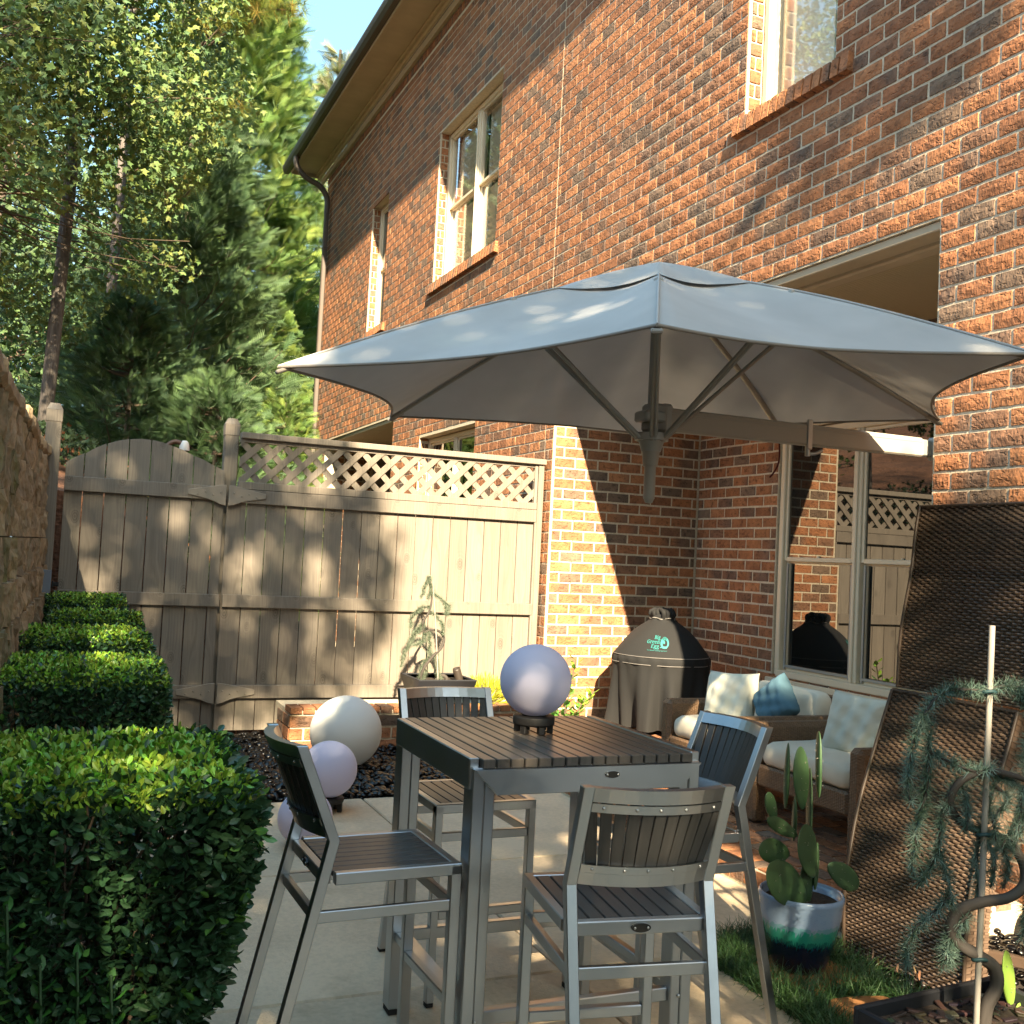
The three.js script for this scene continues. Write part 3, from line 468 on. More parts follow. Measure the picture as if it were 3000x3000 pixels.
// ---------------------------------------------------------------- bar table and chairs
{
  const t = thing('bar_table', 'square brushed steel bar table with dark slatted top', 'table', [1.487, 0, -3.13], -0.01), W = 0.745, H = 0.985, e = W / 2, leg = 0.07;
  for (const sx of [-1, 1]) for (const sz of [-1, 1]) {
    const L = mesh('leg', [bx(leg * 0.52, H - 0.045, leg, sx * (e - leg * 0.26), (H - 0.045) / 2 + 0.02, sz * (e - leg / 2), 0.003), bx(leg * 0.46, H - 0.05, leg - 0.006, sx * (e - leg * 0.76), (H - 0.05) / 2 + 0.02, sz * (e - leg / 2), 0.003)], M.steel, t);
    mesh('foot_pad', bx(leg - 0.004, 0.02, leg - 0.004, sx * (e - leg / 2), 0.01, sz * (e - leg / 2), 0.003), M.foot, L);
    mesh('bolt', ball(0.006, sx * (e - leg * 0.6), 0.255, sz * (e + 0.001), 1, 1, 0.5, 10, 6), M.steelDull, L);
  }
  for (const s of [-1, 1]) {
    mesh('apron', extr([[-e + leg, -0.0], [e - leg, 0], [e, 0.072], [-e, 0.072]].map(([a, b]) => [clamp(a, -e + 0.002, e - 0.002), b]), 0.024, 0.002).translate(0, H - 0.1, s * (e + 0.003)), M.steel, t);
    mesh('side_rail', bx(0.03, 0.088, W - 2 * 0.016, s * (e - 0.008), H - 0.043, 0, 0.003), M.steel, t);
    mesh('stretcher', bx(W - 2 * leg, 0.04, 0.03, 0, 0.255, s * (e - leg / 2), 0.003), M.steel, t); mesh('stretcher', bx(0.05, 0.03, W - 2 * leg, s * (e - leg / 2), 0.262, 0, 0.003), M.steel, t);
  }
  const n = 16, w = (W - 0.05) / n; for (let i = 0; i < n; i++) mesh('slat', boxUV(bx(w - 0.006, 0.026, W + 0.006, -W / 2 + 0.025 + (i + 0.5) * w, H - 0.014, 0, 0.002), 1, i * 0.31, i * 0.17), M.tableSlat, t);
  const p = mesh('maker_plate', flat(new THREE.CylinderGeometry(0.5, 0.5, 0.006, 28).rotateX(Math.PI / 2).scale(0.046, 0.02, 1)).translate(0.06, H - 0.052, e + 0.018), M.plate, t);
  mesh('rivet', [-0.036, 0.036].map((x) => ball(0.004, 0.06 + x * 0.5, H - 0.052, e + 0.021, 1, 1, 0.6, 8, 6)), M.steelDull, p);
}
function makeChair(label) {
  const c = thing('bar_chair', label, 'bar chair', [0, 0, 0], 0, 'bar chairs round the slatted table'), W = 0.385, Dp = 0.395, H = 0.69, x = W / 2 - 0.014, q = 0.028;
  for (const s of [-1, 1]) {
    const f = mesh('leg', bx(q, H - 0.02, q + 0.004, s * x, H / 2 + 0.005, Dp / 2 - 0.016, 0.0025), M.steel, c); mesh('foot_pad', bx(q - 0.002, 0.016, q + 0.002, s * x, 0.008, Dp / 2 - 0.016, 0.002), M.foot, f);
    const side = [[-0.366, 0.012], [-0.338, 0.012], [-0.16, 0.775], [-0.262, 1.03], [-0.292, 1.03], [-0.19, 0.775]], g = extr(side, q, 0.002); g.rotateY(-Math.PI / 2); // outline z,y
    const r = mesh('leg', boxUV(g.translate(s * x, 0, 0)), M.steel, c); mesh('foot_pad', bx(q - 0.002, 0.014, 0.03, s * x, 0.007, -0.354, 0.002), M.foot, r);
    mesh('seat_rail', bx(0.026, 0.032, Dp - 0.05, s * (W / 2 - 0.013), H - 0.016, 0.005, 0.0025), M.steel, c);
    mesh('side_stretcher', bar(V(s * x, 0.575, -0.213), V(s * x, 0.575, Dp / 2 - 0.03), 0.018, 0.03), M.steel, c);
  }
  mesh('seat_rail', bx(W, 0.032, 0.026, 0, H - 0.016, Dp / 2 - 0.013, 0.0025), M.steel, c); const rr2 = mesh('seat_rail', bx(W - 2 * q, 0.034, 0.026, 0, H - 0.018, -Dp / 2 + 0.012, 0.0025), M.steel, c);
  mesh('stretcher', bx(W - 2 * q, 0.03, 0.018, 0, 0.575, Dp / 2 - 0.016, 0.002), M.steel, c); mesh('stretcher', bar(V(-x, 0.575, -0.213), V(x, 0.575, -0.213), 0.018, 0.03), M.steel, c); mesh('footrest', bx(W - 2 * q, 0.03, 0.028, 0, 0.31, Dp / 2 - 0.016, 0.003), M.steel, c);
  const n = 8, sw = (W - 0.056) / n; for (let i = 0; i < n; i++) mesh('seat_slat', boxUV(bx(sw - 0.0045, 0.014, Dp - 0.055, -W / 2 + 0.028 + (i + 0.5) * sw, H - 0.008, 0, 0.0015), 1, i * 0.3, i * 0.2), M.slat, c);
  const pl = mesh('maker_plate', flat(new THREE.CylinderGeometry(0.5, 0.5, 0.006, 28).rotateX(Math.PI / 2).scale(0.05, 0.022, 1)).translate(0.0, H - 0.018, -Dp / 2 - 0.004), M.plate, rr2); mesh('rivet', [-0.017, 0.017].map((a) => ball(0.0035, a, H - 0.018, -Dp / 2 - 0.008, 1, 1, 0.6, 8, 6)), M.steelDull, c);
  // curved back: y from 0.76 to 1.03, tilted, bowed to the rear
  const zAt = (y, u) => -0.175 - (y - 0.775) * 0.4 - 0.042 * (1 - u * u), bw = W / 2 - q;
  const arc = (y0, y1, z0, z1, segs = 10) => { const P = []; const pt = (u, y, off) => [u * bw, y, zAt(y, u) + off]; const quad = (a, b, d, e) => P.push(...a, ...b, ...d, ...a, ...d, ...e);
    for (let i = 0; i < segs; i++) { const a = -1 + 2 * i / segs, b = -1 + 2 * (i + 1) / segs; quad(pt(a, y0, z1), pt(b, y0, z1), pt(b, y1, z1), pt(a, y1, z1)); quad(pt(b, y0, z0), pt(a, y0, z0), pt(a, y1, z0), pt(b, y1, z0)); quad(pt(a, y1, z1), pt(b, y1, z1), pt(b, y1, z0), pt(a, y1, z0)); quad(pt(a, y0, z0), pt(b, y0, z0), pt(b, y0, z1), pt(a, y0, z1)); }
    quad(pt(-1, y0, z0), pt(-1, y0, z1), pt(-1, y1, z1), pt(-1, y1, z0)); quad(pt(1, y0, z1), pt(1, y0, z0), pt(1, y1, z0), pt(1, y1, z1));
    const g = new THREE.BufferGeometry(); g.setAttribute('position', new THREE.Float32BufferAttribute(P, 3)); g.computeVertexNormals(); return boxUV(g); };
  const tr = mesh('back_rail', arc(0.993, 1.028, -0.014, 0.014), M.steel, c), br = mesh('back_rail', arc(0.778, 0.81, -0.014, 0.014), M.steel, c);
  mesh('back_strip', arc(0.968, 0.99, -0.016, -0.008), M.steel, tr); mesh('back_strip', arc(0.811, 0.831, -0.016, -0.008), M.steel, br);
  for (const y of [0.979, 0.821]) mesh('screw', [-0.85, -0.35, 0.05, 0.4, 0.85].map((u) => ball(0.0045, u * bw, y, zAt(y, u) - 0.017, 1, 1, 0.6, 8, 6)), M.steelDull, y > 0.9 ? tr : br);
  const m = 11, bwid = 2 * bw / m; for (let i = 0; i < m; i++) { const u = -1 + 2 * (i + 0.5) / m, g = bx(bwid - 0.0022, 0.2, 0.012, 0, 0, 0, 0.001, -Math.atan(0.4)); const o = mesh('back_slat', boxUV(g, 1, i * 0.2, i * 0.4), M.slat, c); o.position.set(u * bw, 0.9, zAt(0.9, u)); o.rotation.y = -u * 0.42; }
  return c;
}
const chair0 = makeChair('bar chair nearest the camera, its curved slatted back turned to us');
const chairs = [[chair0, 1.392, -2.44, 171, null], [null, 0.9, -2.975, 91.5, 'bar chair left of the table beside the big clipped hedge'], [null, 1.945, -3.085, -89, 'bar chair right of the table in front of the wicker armchairs'], [null, 1.447, -3.655, 1, 'bar chair behind the table, facing us under the potted cedar']];
for (const [o, x, z, a, lab] of chairs) { let c = o; if (!c) { c = chair0.clone(); c.name = numbered('bar_chair'); c.userData = { ...chair0.userData, label: lab }; scene.add(c); } c.position.set(x, 0.001, z); c.rotation.set(0, a * D2R, 0); }

// ---------------------------------------------------------------- globe lamps
function globe(label, x, y, z, r, m, stand) {
  const g = thing('globe_lamp', label, 'globe lamp', [x, y, z], 0, 'round garden globe lamps'), h = stand;
  if (h) { const s = grp('stand', g); mesh('disc', lathe([[0.001, h], [r * 0.56, h], [r * 0.585, h - 0.006], [r * 0.585, h - 0.024], [r * 0.56, h - 0.03], [0.001, h - 0.03]], 36), M.stand, s); for (let k = 0; k < 6; k++) { const a = k / 6 * 6.283 + 0.5; mesh('leg', bx(0.02 * r / 0.118, h - 0.03, 0.02 * r / 0.118, Math.cos(a) * r * 0.46, (h - 0.03) / 2, Math.sin(a) * r * 0.46, 0.002, 0, -a), M.stand, s); } }
  else mesh('base', cyl(r * 0.42, r * 0.46, 0.03, 0, 0.015, 0, 32), M.foot, g);
  const b = h || 0.012; mesh('collar', cyl(r * 0.33, r * 0.33, 0.02, 0, b + 0.008, 0, 32), M.foot, g); mesh('globe', ball(r, 0, b + r - 0.004, 0, 1, 1, 1, 56, 36), m, g);
}
globe('lilac globe lamp on a black wooden stand on the table', 1.478, 0.986, -3.165, 0.118, M.globeLilac, 0.056);
globe('large white globe lamp lying on the black pebbles', 1.985, -0.005, -7.42, 0.256, M.globe, 0);
globe('lilac globe lamp on a stand at the patio edge by the pebbles', 1.575, 0.001, -6.22, 0.166, M.globeLilac, 0.085);
globe('lowest lilac globe lamp, half hidden by the left chair', 1.28, 0.001, -5.5, 0.142, M.globeLilac, 0);

// ---------------------------------------------------------------- cantilever umbrella
{
  const u = thing('cantilever_umbrella', 'large off-white six-sided cantilever umbrella over the patio', 'umbrella');
  const A = V(2.237, 2.79, -3.77), tips = [[1.513, 2.23, -2.546], [2.8, 2.28, -2.384], [3.80, 2.31, -3.76], [3.044, 2.285, -5.1], [1.491, 2.235, -5.054], [0.691, 2.2, -3.792]].map((p) => V(...p));
  const P = [], N = 16, K = 14, put = (...q) => q.forEach((v) => P.push(v.x, v.y, v.z)), hem = [];
  const at = (i, s, t) => { const a = tips[i], b = tips[(i + 1) % 6], e = a.clone().lerp(b, s), m = a.clone().add(b).multiplyScalar(0.5), sc = 4 * s * (1 - s); e.lerp(A.clone().setY(e.y), 0.115 * sc); const p = A.clone().lerp(e, t); p.y -= 0.03 * Math.sin(Math.PI * t) * sc; p.y += 0.035 * Math.sin(Math.PI * t) + 0.0025 * sc * Math.sin(s * 23 + t * 31 + i * 2) * t * (1.15 - t); return p; };
  for (let i = 0; i < 6; i++) { const row = []; for (let s = 0; s < N; s++) for (let t = 0; t < K; t++) { const a = at(i, s / N, t / K), b = at(i, (s + 1) / N, t / K), c = at(i, (s + 1) / N, (t + 1) / K), d = at(i, s / N, (t + 1) / K); put(a, d, c); if (t) put(a, c, b); } for (let s = 0; s <= N; s++) row.push(at(i, s / N, 1)); hem.push(row); }
  let g = new THREE.BufferGeometry(); g.setAttribute('position', new THREE.Float32BufferAttribute(P, 3)); g = smooth(g); const cp = mesh('canopy', boxUV(g), M.canopy, u);
  hem.forEach((r) => mesh('hem', tube(r, 0.006, 6, 32), M.hem, cp));
  for (let i = 0; i < 6; i++) { const pts = []; for (let t = 0; t <= 10; t++) pts.push(at(i, 0, t / 10).add(V(0, 0.003, 0))); mesh('seam', tube(pts, 0.0045, 6, 20), M.canopy, cp); }
  { // vent cap: a smaller, wavy canopy over the top
    const Q = [], cap = (i, s, t) => { const p = at(i, s, 0.3 * t); const sc = 4 * s * (1 - s); p.y += 0.03 * (1 - t * t) + 0.012 * sc * t + 0.004; return p; }; for (let i = 0; i < 6; i++) for (let s = 0; s < 10; s++) for (let t = 0; t < 6; t++) { const a = cap(i, s / 10, t / 6), b = cap(i, (s + 1) / 10, t / 6), c = cap(i, (s + 1) / 10, (t + 1) / 6), d = cap(i, s / 10, (t + 1) / 6); [a, d, c].forEach((v) => Q.push(v.x, v.y, v.z)); if (t) [a, c, b].forEach((v) => Q.push(v.x, v.y, v.z)); }
    let k = new THREE.BufferGeometry(); k.setAttribute('position', new THREE.Float32BufferAttribute(Q, 3)); mesh('vent_cap', boxUV(smooth(k)), M.canopy, u);
  }
  const hub = V(2.237, 2.1, -3.77), low = (p, d) => p.clone().add(V(0, -d, 0));
  const ribAt = (tip, t) => { const p = A.clone().lerp(tip, t); p.y += 0.035 * Math.sin(Math.PI * t) - 0.018; return p; };
  tips.forEach((t, i) => {
    const r = mesh('rib', tube([0, 0.2, 0.4, 0.6, 0.8, 0.99].map((k) => ribAt(t, k)), 0.009, 8, 24), M.rib, u); mesh('tip_pocket', bar(ribAt(t, 0.95), ribAt(t, 1.005), 0.035, 0.014, 0.004), M.hem, r);
    const j = ribAt(t, 0.42), s0 = hub.clone().add(t.clone().sub(A).setY(0).normalize().multiplyScalar(0.05)).add(V(0, -0.03, 0)), side = V().crossVectors(V(0, 1, 0), t.clone().sub(A)).normalize();
    const st = mesh('strut', tube([s0, j], 0.0095, 8, 2), M.rib, u); mesh('strut_rod', tube([s0.clone().addScaledVector(side, 0.018), j.clone().addScaledVector(side, 0.006).add(V(0, -0.012, 0))], 0.0075, 8, 2), M.aluGrey, st); mesh('joint', bar(j.clone().add(V(0, -0.02, 0)), j.clone().add(V(0, 0.02, 0)), 0.026, 0.03, 0.004, V(1, 0, 0)), M.aluGrey, st);
  });
  mesh('rib', tube([0, 0.3, 0.6, 0.99].map((k) => ribAt(V(3.34, 2.265, -4.33), k)), 0.014, 8, 24), M.rib, u);
  mesh('mast_tube', cyl(0.022, 0.022, 0.62, 2.237, 2.45, -3.77, 16), M.aluGrey, u);
  mesh('hub', [cyl(0.07, 0.07, 0.03, 2.237, 2.085, -3.77, 24), cyl(0.055, 0.04, 0.05, 2.237, 2.05, -3.77, 24), bx(0.1, 0.045, 0.1, 2.215, 2.165, -3.75, 0.008), bx(0.085, 0.12, 0.085, 2.25, 2.165, -3.775, 0.012), bx(0.05, 0.14, 0.07, 2.3, 2.16, -3.78, 0.01)], M.aluGrey, u);
  mesh('crank_handle', [cyl(0.038, 0.03, 0.075, 2.237, 2.0, -3.77, 20), cyl(0.024, 0.024, 0.14, 2.237, 1.9, -3.77, 20), lathe([[0.001, -0.02], [0.015, -0.018], [0.023, 0], [0.023, 0.012], [0.001, 0.012]], 20).translate(2.237, 1.83, -3.77)], M.alu, u);
  const a0 = V(2.3, 2.165, -3.775), a1 = V(4.07, 2.233, -4.16), arm = mesh('arm', bar(a0, a1, 0.055, 0.098, 0.008), M.alu, u); mesh('arm_end_cap', bar(a1.clone().lerp(a0, 0.001), a1.clone().add(V(0.1, 0.004, -0.03)), 0.05, 0.085, 0.006), M.aluGrey, arm);
  mesh('groove', bar(a0.clone().add(V(0.012, 0.026, 0.0275)), a1.clone().add(V(0, 0.026, 0.0275)), 0.003, 0.003, 0.0005), M.aluGrey, arm);
  const cm = a0.clone().lerp(a1, 0.5); mesh('clamp', [bar(cm.clone().add(V(0, -0.07, 0.03)), cm.clone().add(V(0, 0.07, 0.03)), 0.03, 0.015, 0.004, V(0, 0, 1)), cyl(0.012, 0.012, 0.05, cm.x, cm.y - 0.075, cm.z + 0.02, 12), tube([V(cm.x, cm.y - 0.09, cm.z + 0.02), V(cm.x + 0.04, cm.y - 0.085, cm.z + 0.03), V(cm.x + 0.075, cm.y - 0.07, cm.z + 0.03)], 0.008, 8, 10)], M.steelDull, arm);
  mesh('wall_bracket', [bx(0.12, 0.12, 0.07, 4.22, 2.235, -4.165, 0.01), bx(0.16, 0.16, 0.02, 4.24, 2.235, -4.118, 0.004)], M.aluGrey, u);
  mesh('cord', tube([V(3.03, 2.16, -3.96), V(3.035, 2.1, -3.96), V(3.03, 2.05, -3.96), V(3.0, 2.0, -3.96), V(2.985, 1.985, -3.96)], 0.004, 6, 14), std(0.12, 0.02, 0.02, { roughness: 0.8 }), u);
  { // pale lettering on the arm
    const c = document.createElement('canvas'); c.width = 256; c.height = 48; const x = c.getContext('2d'); x.fillStyle = '#000'; x.fillRect(0, 0, 256, 48); x.fillStyle = '#fff'; x.font = 'bold 38px sans-serif'; x.textAlign = 'center'; x.textBaseline = 'middle'; x.fillText('PARAFLEX', 128, 25);
    const t = new THREE.CanvasTexture(c), m = std(0.74, 0.7, 0.62, { roughness: 0.5, alphaMap: t, transparent: true }); const d = a1.clone().sub(a0).normalize(), zc = V(0, 0, 1).addScaledVector(d, -d.z).normalize(), yc = V().crossVectors(zc, d), p = a0.clone().lerp(a1, 0.85).addScaledVector(zc, 0.0285);
    mesh('lettering', flat(new THREE.PlaneGeometry(0.13, 0.024)).applyMatrix4(new THREE.Matrix4().makeBasis(d, yc, zc).setPosition(p)), m, arm);
  }
}
function smooth(g) { // average the normals of coincident corners
  const p = g.attributes.position, m = new Map(), n = new Float32Array(p.count * 3), a = V(), b = V(), c = V(), key = (i) => Math.round(p.getX(i) * 2e3) + '_' + Math.round(p.getY(i) * 2e3) + '_' + Math.round(p.getZ(i) * 2e3);
  for (let i = 0; i < p.count; i += 3) { a.fromBufferAttribute(p, i); b.fromBufferAttribute(p, i + 1); c.fromBufferAttribute(p, i + 2); const f = b.sub(a).cross(c.sub(a)); for (let k = 0; k < 3; k++) { const q = key(i + k); m.has(q) ? m.get(q).add(f) : m.set(q, f.clone()); } }
  for (let i = 0; i < p.count; i++) { const f = m.get(key(i)).clone().normalize(); n.set([f.x, f.y, f.z], i * 3); }
  g.setAttribute('normal', new THREE.BufferAttribute(n, 3)); return g;
}

// ---------------------------------------------------------------- wicker armchairs with cushions and pillows
const Y0 = 0.124;
function soft(w, h, d, bulge = 0.02, seed = 1, n = 14) { // padded block: a sphere-like box with soft corners and light dents
  const g = flat(new THREE.BoxGeometry(w, h, d, n, Math.max(4, n >> 1), n)), p = g.attributes.position, r = Math.min(w, h, d) * 0.42, v = V(), q = V();
  for (let i = 0; i < p.count; i++) {
    v.fromBufferAttribute(p, i); q.set(clamp(v.x, -w / 2 + r, w / 2 - r), clamp(v.y, -h / 2 + r, h / 2 - r), clamp(v.z, -d / 2 + r, d / 2 - r)); const e = v.clone().sub(q); const L = e.length(); if (L > 1e-6) v.copy(q).addScaledVector(e, r / L);
    const u = v.x / w * 2, t = v.z / d * 2, s = Math.max(0, (1 - u * u) * (1 - t * t)); v.y += Math.sign(v.y) * bulge * s; const k = (vn(v.x * 14 + 40 + seed, v.z * 14 + 40 + v.y * 9, 256, 256, seed) - 0.5) * 0.012; v.y += k; v.x += k * 0.5;
    p.setXYZ(i, v.x, v.y, v.z);
  }
  return boxUV(smooth(g));
}
function pillowGeo(s, th, seed) { // square scatter cushion, pinched corners, creases; in the xy plane
  const n = 22, P = [], pt = (i, j, side) => { const u = i / n * 2 - 1, v = j / n * 2 - 1, ed = (1 - u ** 4) * (1 - v ** 4), pin = 1 - 0.075 * ((1 - u * u) * v * v + (1 - v * v) * u * u); const cr = 0.012 * Math.sin(u * 9 + v * 4 + seed) * Math.sin(v * 7 - u * 3 + seed * 2) * ed + 0.008 * (vn(u * 7 + 30, v * 7 + 30, 99, 99, seed) - 0.5); return V(u * s / 2 * pin, v * s / 2 * pin, side * (th / 2 * Math.pow(Math.max(0, ed), 0.42)) + cr); };
  for (const side of [-1, 1]) for (let i = 0; i < n; i++) for (let j = 0; j < n; j++) { const a = pt(i, j, side), b = pt(i + 1, j, side), c = pt(i + 1, j + 1, side), d = pt(i, j + 1, side); (side > 0 ? [a, b, c, a, c, d] : [a, c, b, a, d, c]).forEach((q) => P.push(q.x, q.y, q.z)); }
  const g = new THREE.BufferGeometry(); g.setAttribute('position', new THREE.Float32BufferAttribute(P, 3)); return boxUV(smooth(g));
}
function armchair(label, z0, z1) { // faces -x; front at x = 3.72
  const a = thing('wicker_armchair', label, 'armchair', [0, 0, 0], 0, 'wicker armchairs on the porch'), X0 = 3.72, X1 = 4.62, zc = (z0 + z1) / 2, W = z1 - z0, F = Y0;
  for (const z of [z0 + 0.05, z1 - 0.05]) { mesh('arm', [boxUV(bx(X1 - X0, 0.36, 0.1, (X0 + X1) / 2, F + 0.385, z, 0.025))], M.wicker, a); for (const x of [X0 + 0.045, X1 - 0.05]) { const L = mesh('leg', bx(0.085, 0.24, 0.085, x, F + 0.125, z, 0.012), M.wicker, a); mesh('foot_pad', bx(0.05, 0.012, 0.05, x, F + 0.004, z, 0.002), M.foot, L); } }
  mesh('seat_frame', bx(X1 - X0 - 0.04, 0.12, W - 0.2, (X0 + X1) / 2 - 0.01, F + 0.275, zc, 0.012), M.wicker, a);
  mesh('backrest', bx(0.09, 0.4, W - 0.2, X1 - 0.05, F + 0.44, zc, 0.02, 0, 0, -0.12), M.wicker, a);
  const s = mesh('seat_cushion', soft(0.74, 0.14, W - 0.21, 0.018, Math.round(-z0 * 10)), M.cushion, a); s.position.set(X0 + 0.385, F + 0.4, zc);
  const b = mesh('back_cushion', soft(W - 0.22, 0.16, 0.36, 0.02, 5).rotateX(Math.PI / 2).rotateY(-Math.PI / 2), M.cushion, a); b.position.set(X1 - 0.2, F + 0.52, zc); b.rotation.z = -0.16;
  return a;
}
armchair('wicker armchair with cream cushions beside the upright wicker chaise', -5.06, -4.12);
armchair('wicker armchair next to the covered grill, with white and blue pillows', -6.0, -5.13);
for (const [x, y, z, s, ry, rx, rz, m, label, seed] of [
  [4.03, Y0 + 0.6, -5.66, 0.36, -1.15, -0.28, 0.05, M.pillow, 'pale square pillow on the armchair by the grill', 1],
  [4.16, Y0 + 0.61, -5.37, 0.29, -1.5, -0.25, 0.72, M.bluePillow, 'slate blue pillow standing on its corner in the far armchair', 3],
  [4.05, Y0 + 0.61, -4.52, 0.36, -1.2, -0.3, -0.06, M.pillow, 'pale square pillow on the armchair beside the upright chaise', 6]]) {
  const p = mesh('pillow', pillowGeo(s, 0.16, seed), m); p.position.set(x, y, z); p.rotation.order = 'YXZ'; p.rotation.set(rx, ry, rz); tag(p, label, 'pillow');
}
// ---------------------------------------------------------------- covered grill
{
  const g = thing('covered_grill', 'round barbecue under a black fitted cover in the porch corner', 'grill', [4.93, Y0, -7.98]), P = [], N = 96, rows = 46;
  const prof = (t) => { const k = [[0, 0.40], [0.1, 0.405], [0.3, 0.415], [0.5, 0.42], [0.6, 0.43], [0.66, 0.395], [0.75, 0.325], [0.84, 0.235], [0.9, 0.155], [0.93, 0.105], [0.955, 0.1], [0.98, 0.1], [1, 0.0]]; for (let i = 1; i < k.length; i++) if (t <= k[i][0]) { const f = (t - k[i - 1][0]) / (k[i][0] - k[i - 1][0]); return k[i - 1][1] + (k[i][1] - k[i - 1][1]) * f; } return 0; };
  const at = (i, j) => { const t = j / rows, a = i / N * Math.PI * 2, f = Math.max(0, 0.62 - t); let r = prof(t); r += f * (0.13 * Math.sin(a * 8 + Math.sin(a * 3) * 1.5) + 0.05 * Math.sin(a * 17 + 1)) * (0.5 + 0.9 * f) + (t < 0.62 ? 0.006 * Math.sin(a * 23) : 0.004 * Math.sin(a * 6 + t * 20)); if (t > 0.93) r *= 1 + 0.16 * Math.sin(a * 7 + t * 60) * (1 - t) * 12; return V(Math.cos(a) * r, 0.04 + t * 0.99, Math.sin(a) * r); };
  for (let j = 0; j < rows; j++) for (let i = 0; i < N; i++) { const a = at(i, j), b = at(i + 1, j), c = at(i + 1, j + 1), d = at(i, j + 1); [a, c, b, a, d, c].forEach((v) => P.push(v.x, v.y, v.z)); }
  const q = new THREE.BufferGeometry(); q.setAttribute('position', new THREE.Float32BufferAttribute(P, 3)); const cv = mesh('cover', boxUV(smooth(q)), M.cover, g);
  for (const t of [0.625, 0.56]) { const pts = []; for (let i = 0; i < N; i += 3) { const v = at(i, t * rows); pts.push(v.multiplyScalar(1).add(V(v.x * 0.008, 0, v.z * 0.008))); } mesh('piping', tube(pts, 0.0035, 6, 64, true), M.piping, cv); }
  { // gathered top with its drawcord
    const pts = []; for (let i = 0; i < 40; i++) { const a = i / 40 * 6.283; pts.push(V(Math.cos(a) * (0.105 + 0.008 * Math.sin(a * 9)), 0.975 + 0.006 * Math.sin(a * 5), Math.sin(a) * (0.105 + 0.008 * Math.sin(a * 9)))); } mesh('drawcord', tube(pts, 0.006, 6, 64, true), M.piping, cv);
    const fr = []; for (let i = 0; i < 26; i++) { const a = i / 26 * 6.283 + R() * 0.2, r = 0.04 + R() * 0.055; fr.push(tube([V(Math.cos(a) * r, 0.98, Math.sin(a) * r), V(Math.cos(a) * (r + 0.02), 1.01 + R() * 0.03, Math.sin(a) * (r + 0.02)), V(Math.cos(a + 0.4) * r * 0.7, 1.02 + R() * 0.035, Math.sin(a + 0.4) * r * 0.7)], 0.02, 7, 8)); } mesh('gathered_top', fr, M.cover, cv);
  }
  { // printed lettering, wrapped on the cover
    const c = document.createElement('canvas'); c.width = 512; c.height = 320; const x = c.getContext('2d'); x.fillStyle = '#000'; x.fillRect(0, 0, 512, 320); x.fillStyle = '#fff'; x.font = 'bold 92px serif'; x.textAlign = 'right'; x.fillText('Big', 300, 80); x.fillText('Green', 292, 160); x.fillText('Egg', 284, 240);
    x.beginPath(); x.ellipse(394, 135, 88, 108, 0.25, 0, 7); x.fill(); x.fillStyle = '#000'; x.beginPath(); x.ellipse(400, 150, 46, 66, 0.25, 0, 7); x.fill(); x.fillStyle = '#fff'; x.beginPath(); x.ellipse(380, 128, 22, 30, 0, 0, 7); x.fill(); for (let k = 0; k < 4; k++) { x.lineWidth = 7; x.strokeStyle = '#000'; x.beginPath(); x.ellipse(394, 135, 88 - k * 13, 108 - k * 14, 0.25, 3.6, 5.2); x.stroke(); } x.fillRect(300, 215, 60, 14); x.fillRect(350, 200, 80, 40); x.font = '25px sans-serif'; x.textAlign = 'left'; x.fillText('The Ultimate Cooking Experience', 60, 290);
    const t = new THREE.CanvasTexture(c), m = std(0.03, 0.2, 0.19, { roughness: 0.6, alphaMap: t, transparent: true }), Q = [], U = [], aim = Math.atan2(7.98 - 1.2, -4.93 + 1.0), nu = 10, nv = 8;
    const pt = (i, j) => { const a = aim + 0.12 + (0.5 - i / nu) * -0.62, tt = 0.665 + j / nv * 0.145, f = at(a / 6.2832 * N, tt * rows); return f.add(V(Math.cos(a) * 0.004, 0.003, Math.sin(a) * 0.004)); };
    for (let i = 0; i < nu; i++) for (let j = 0; j < nv; j++) for (const [a, b] of [[i, j], [i + 1, j], [i + 1, j + 1], [i, j], [i + 1, j + 1], [i, j + 1]]) { const v = pt(a, b); Q.push(v.x, v.y, v.z); U.push(1 - a / nu, b / nv); }
    const k = new THREE.BufferGeometry(); k.setAttribute('position', new THREE.Float32BufferAttribute(Q, 3)); k.setAttribute('uv', new THREE.Float32BufferAttribute(U, 2)); k.computeVertexNormals(); mesh('lettering', k, m, cv);
  }
}
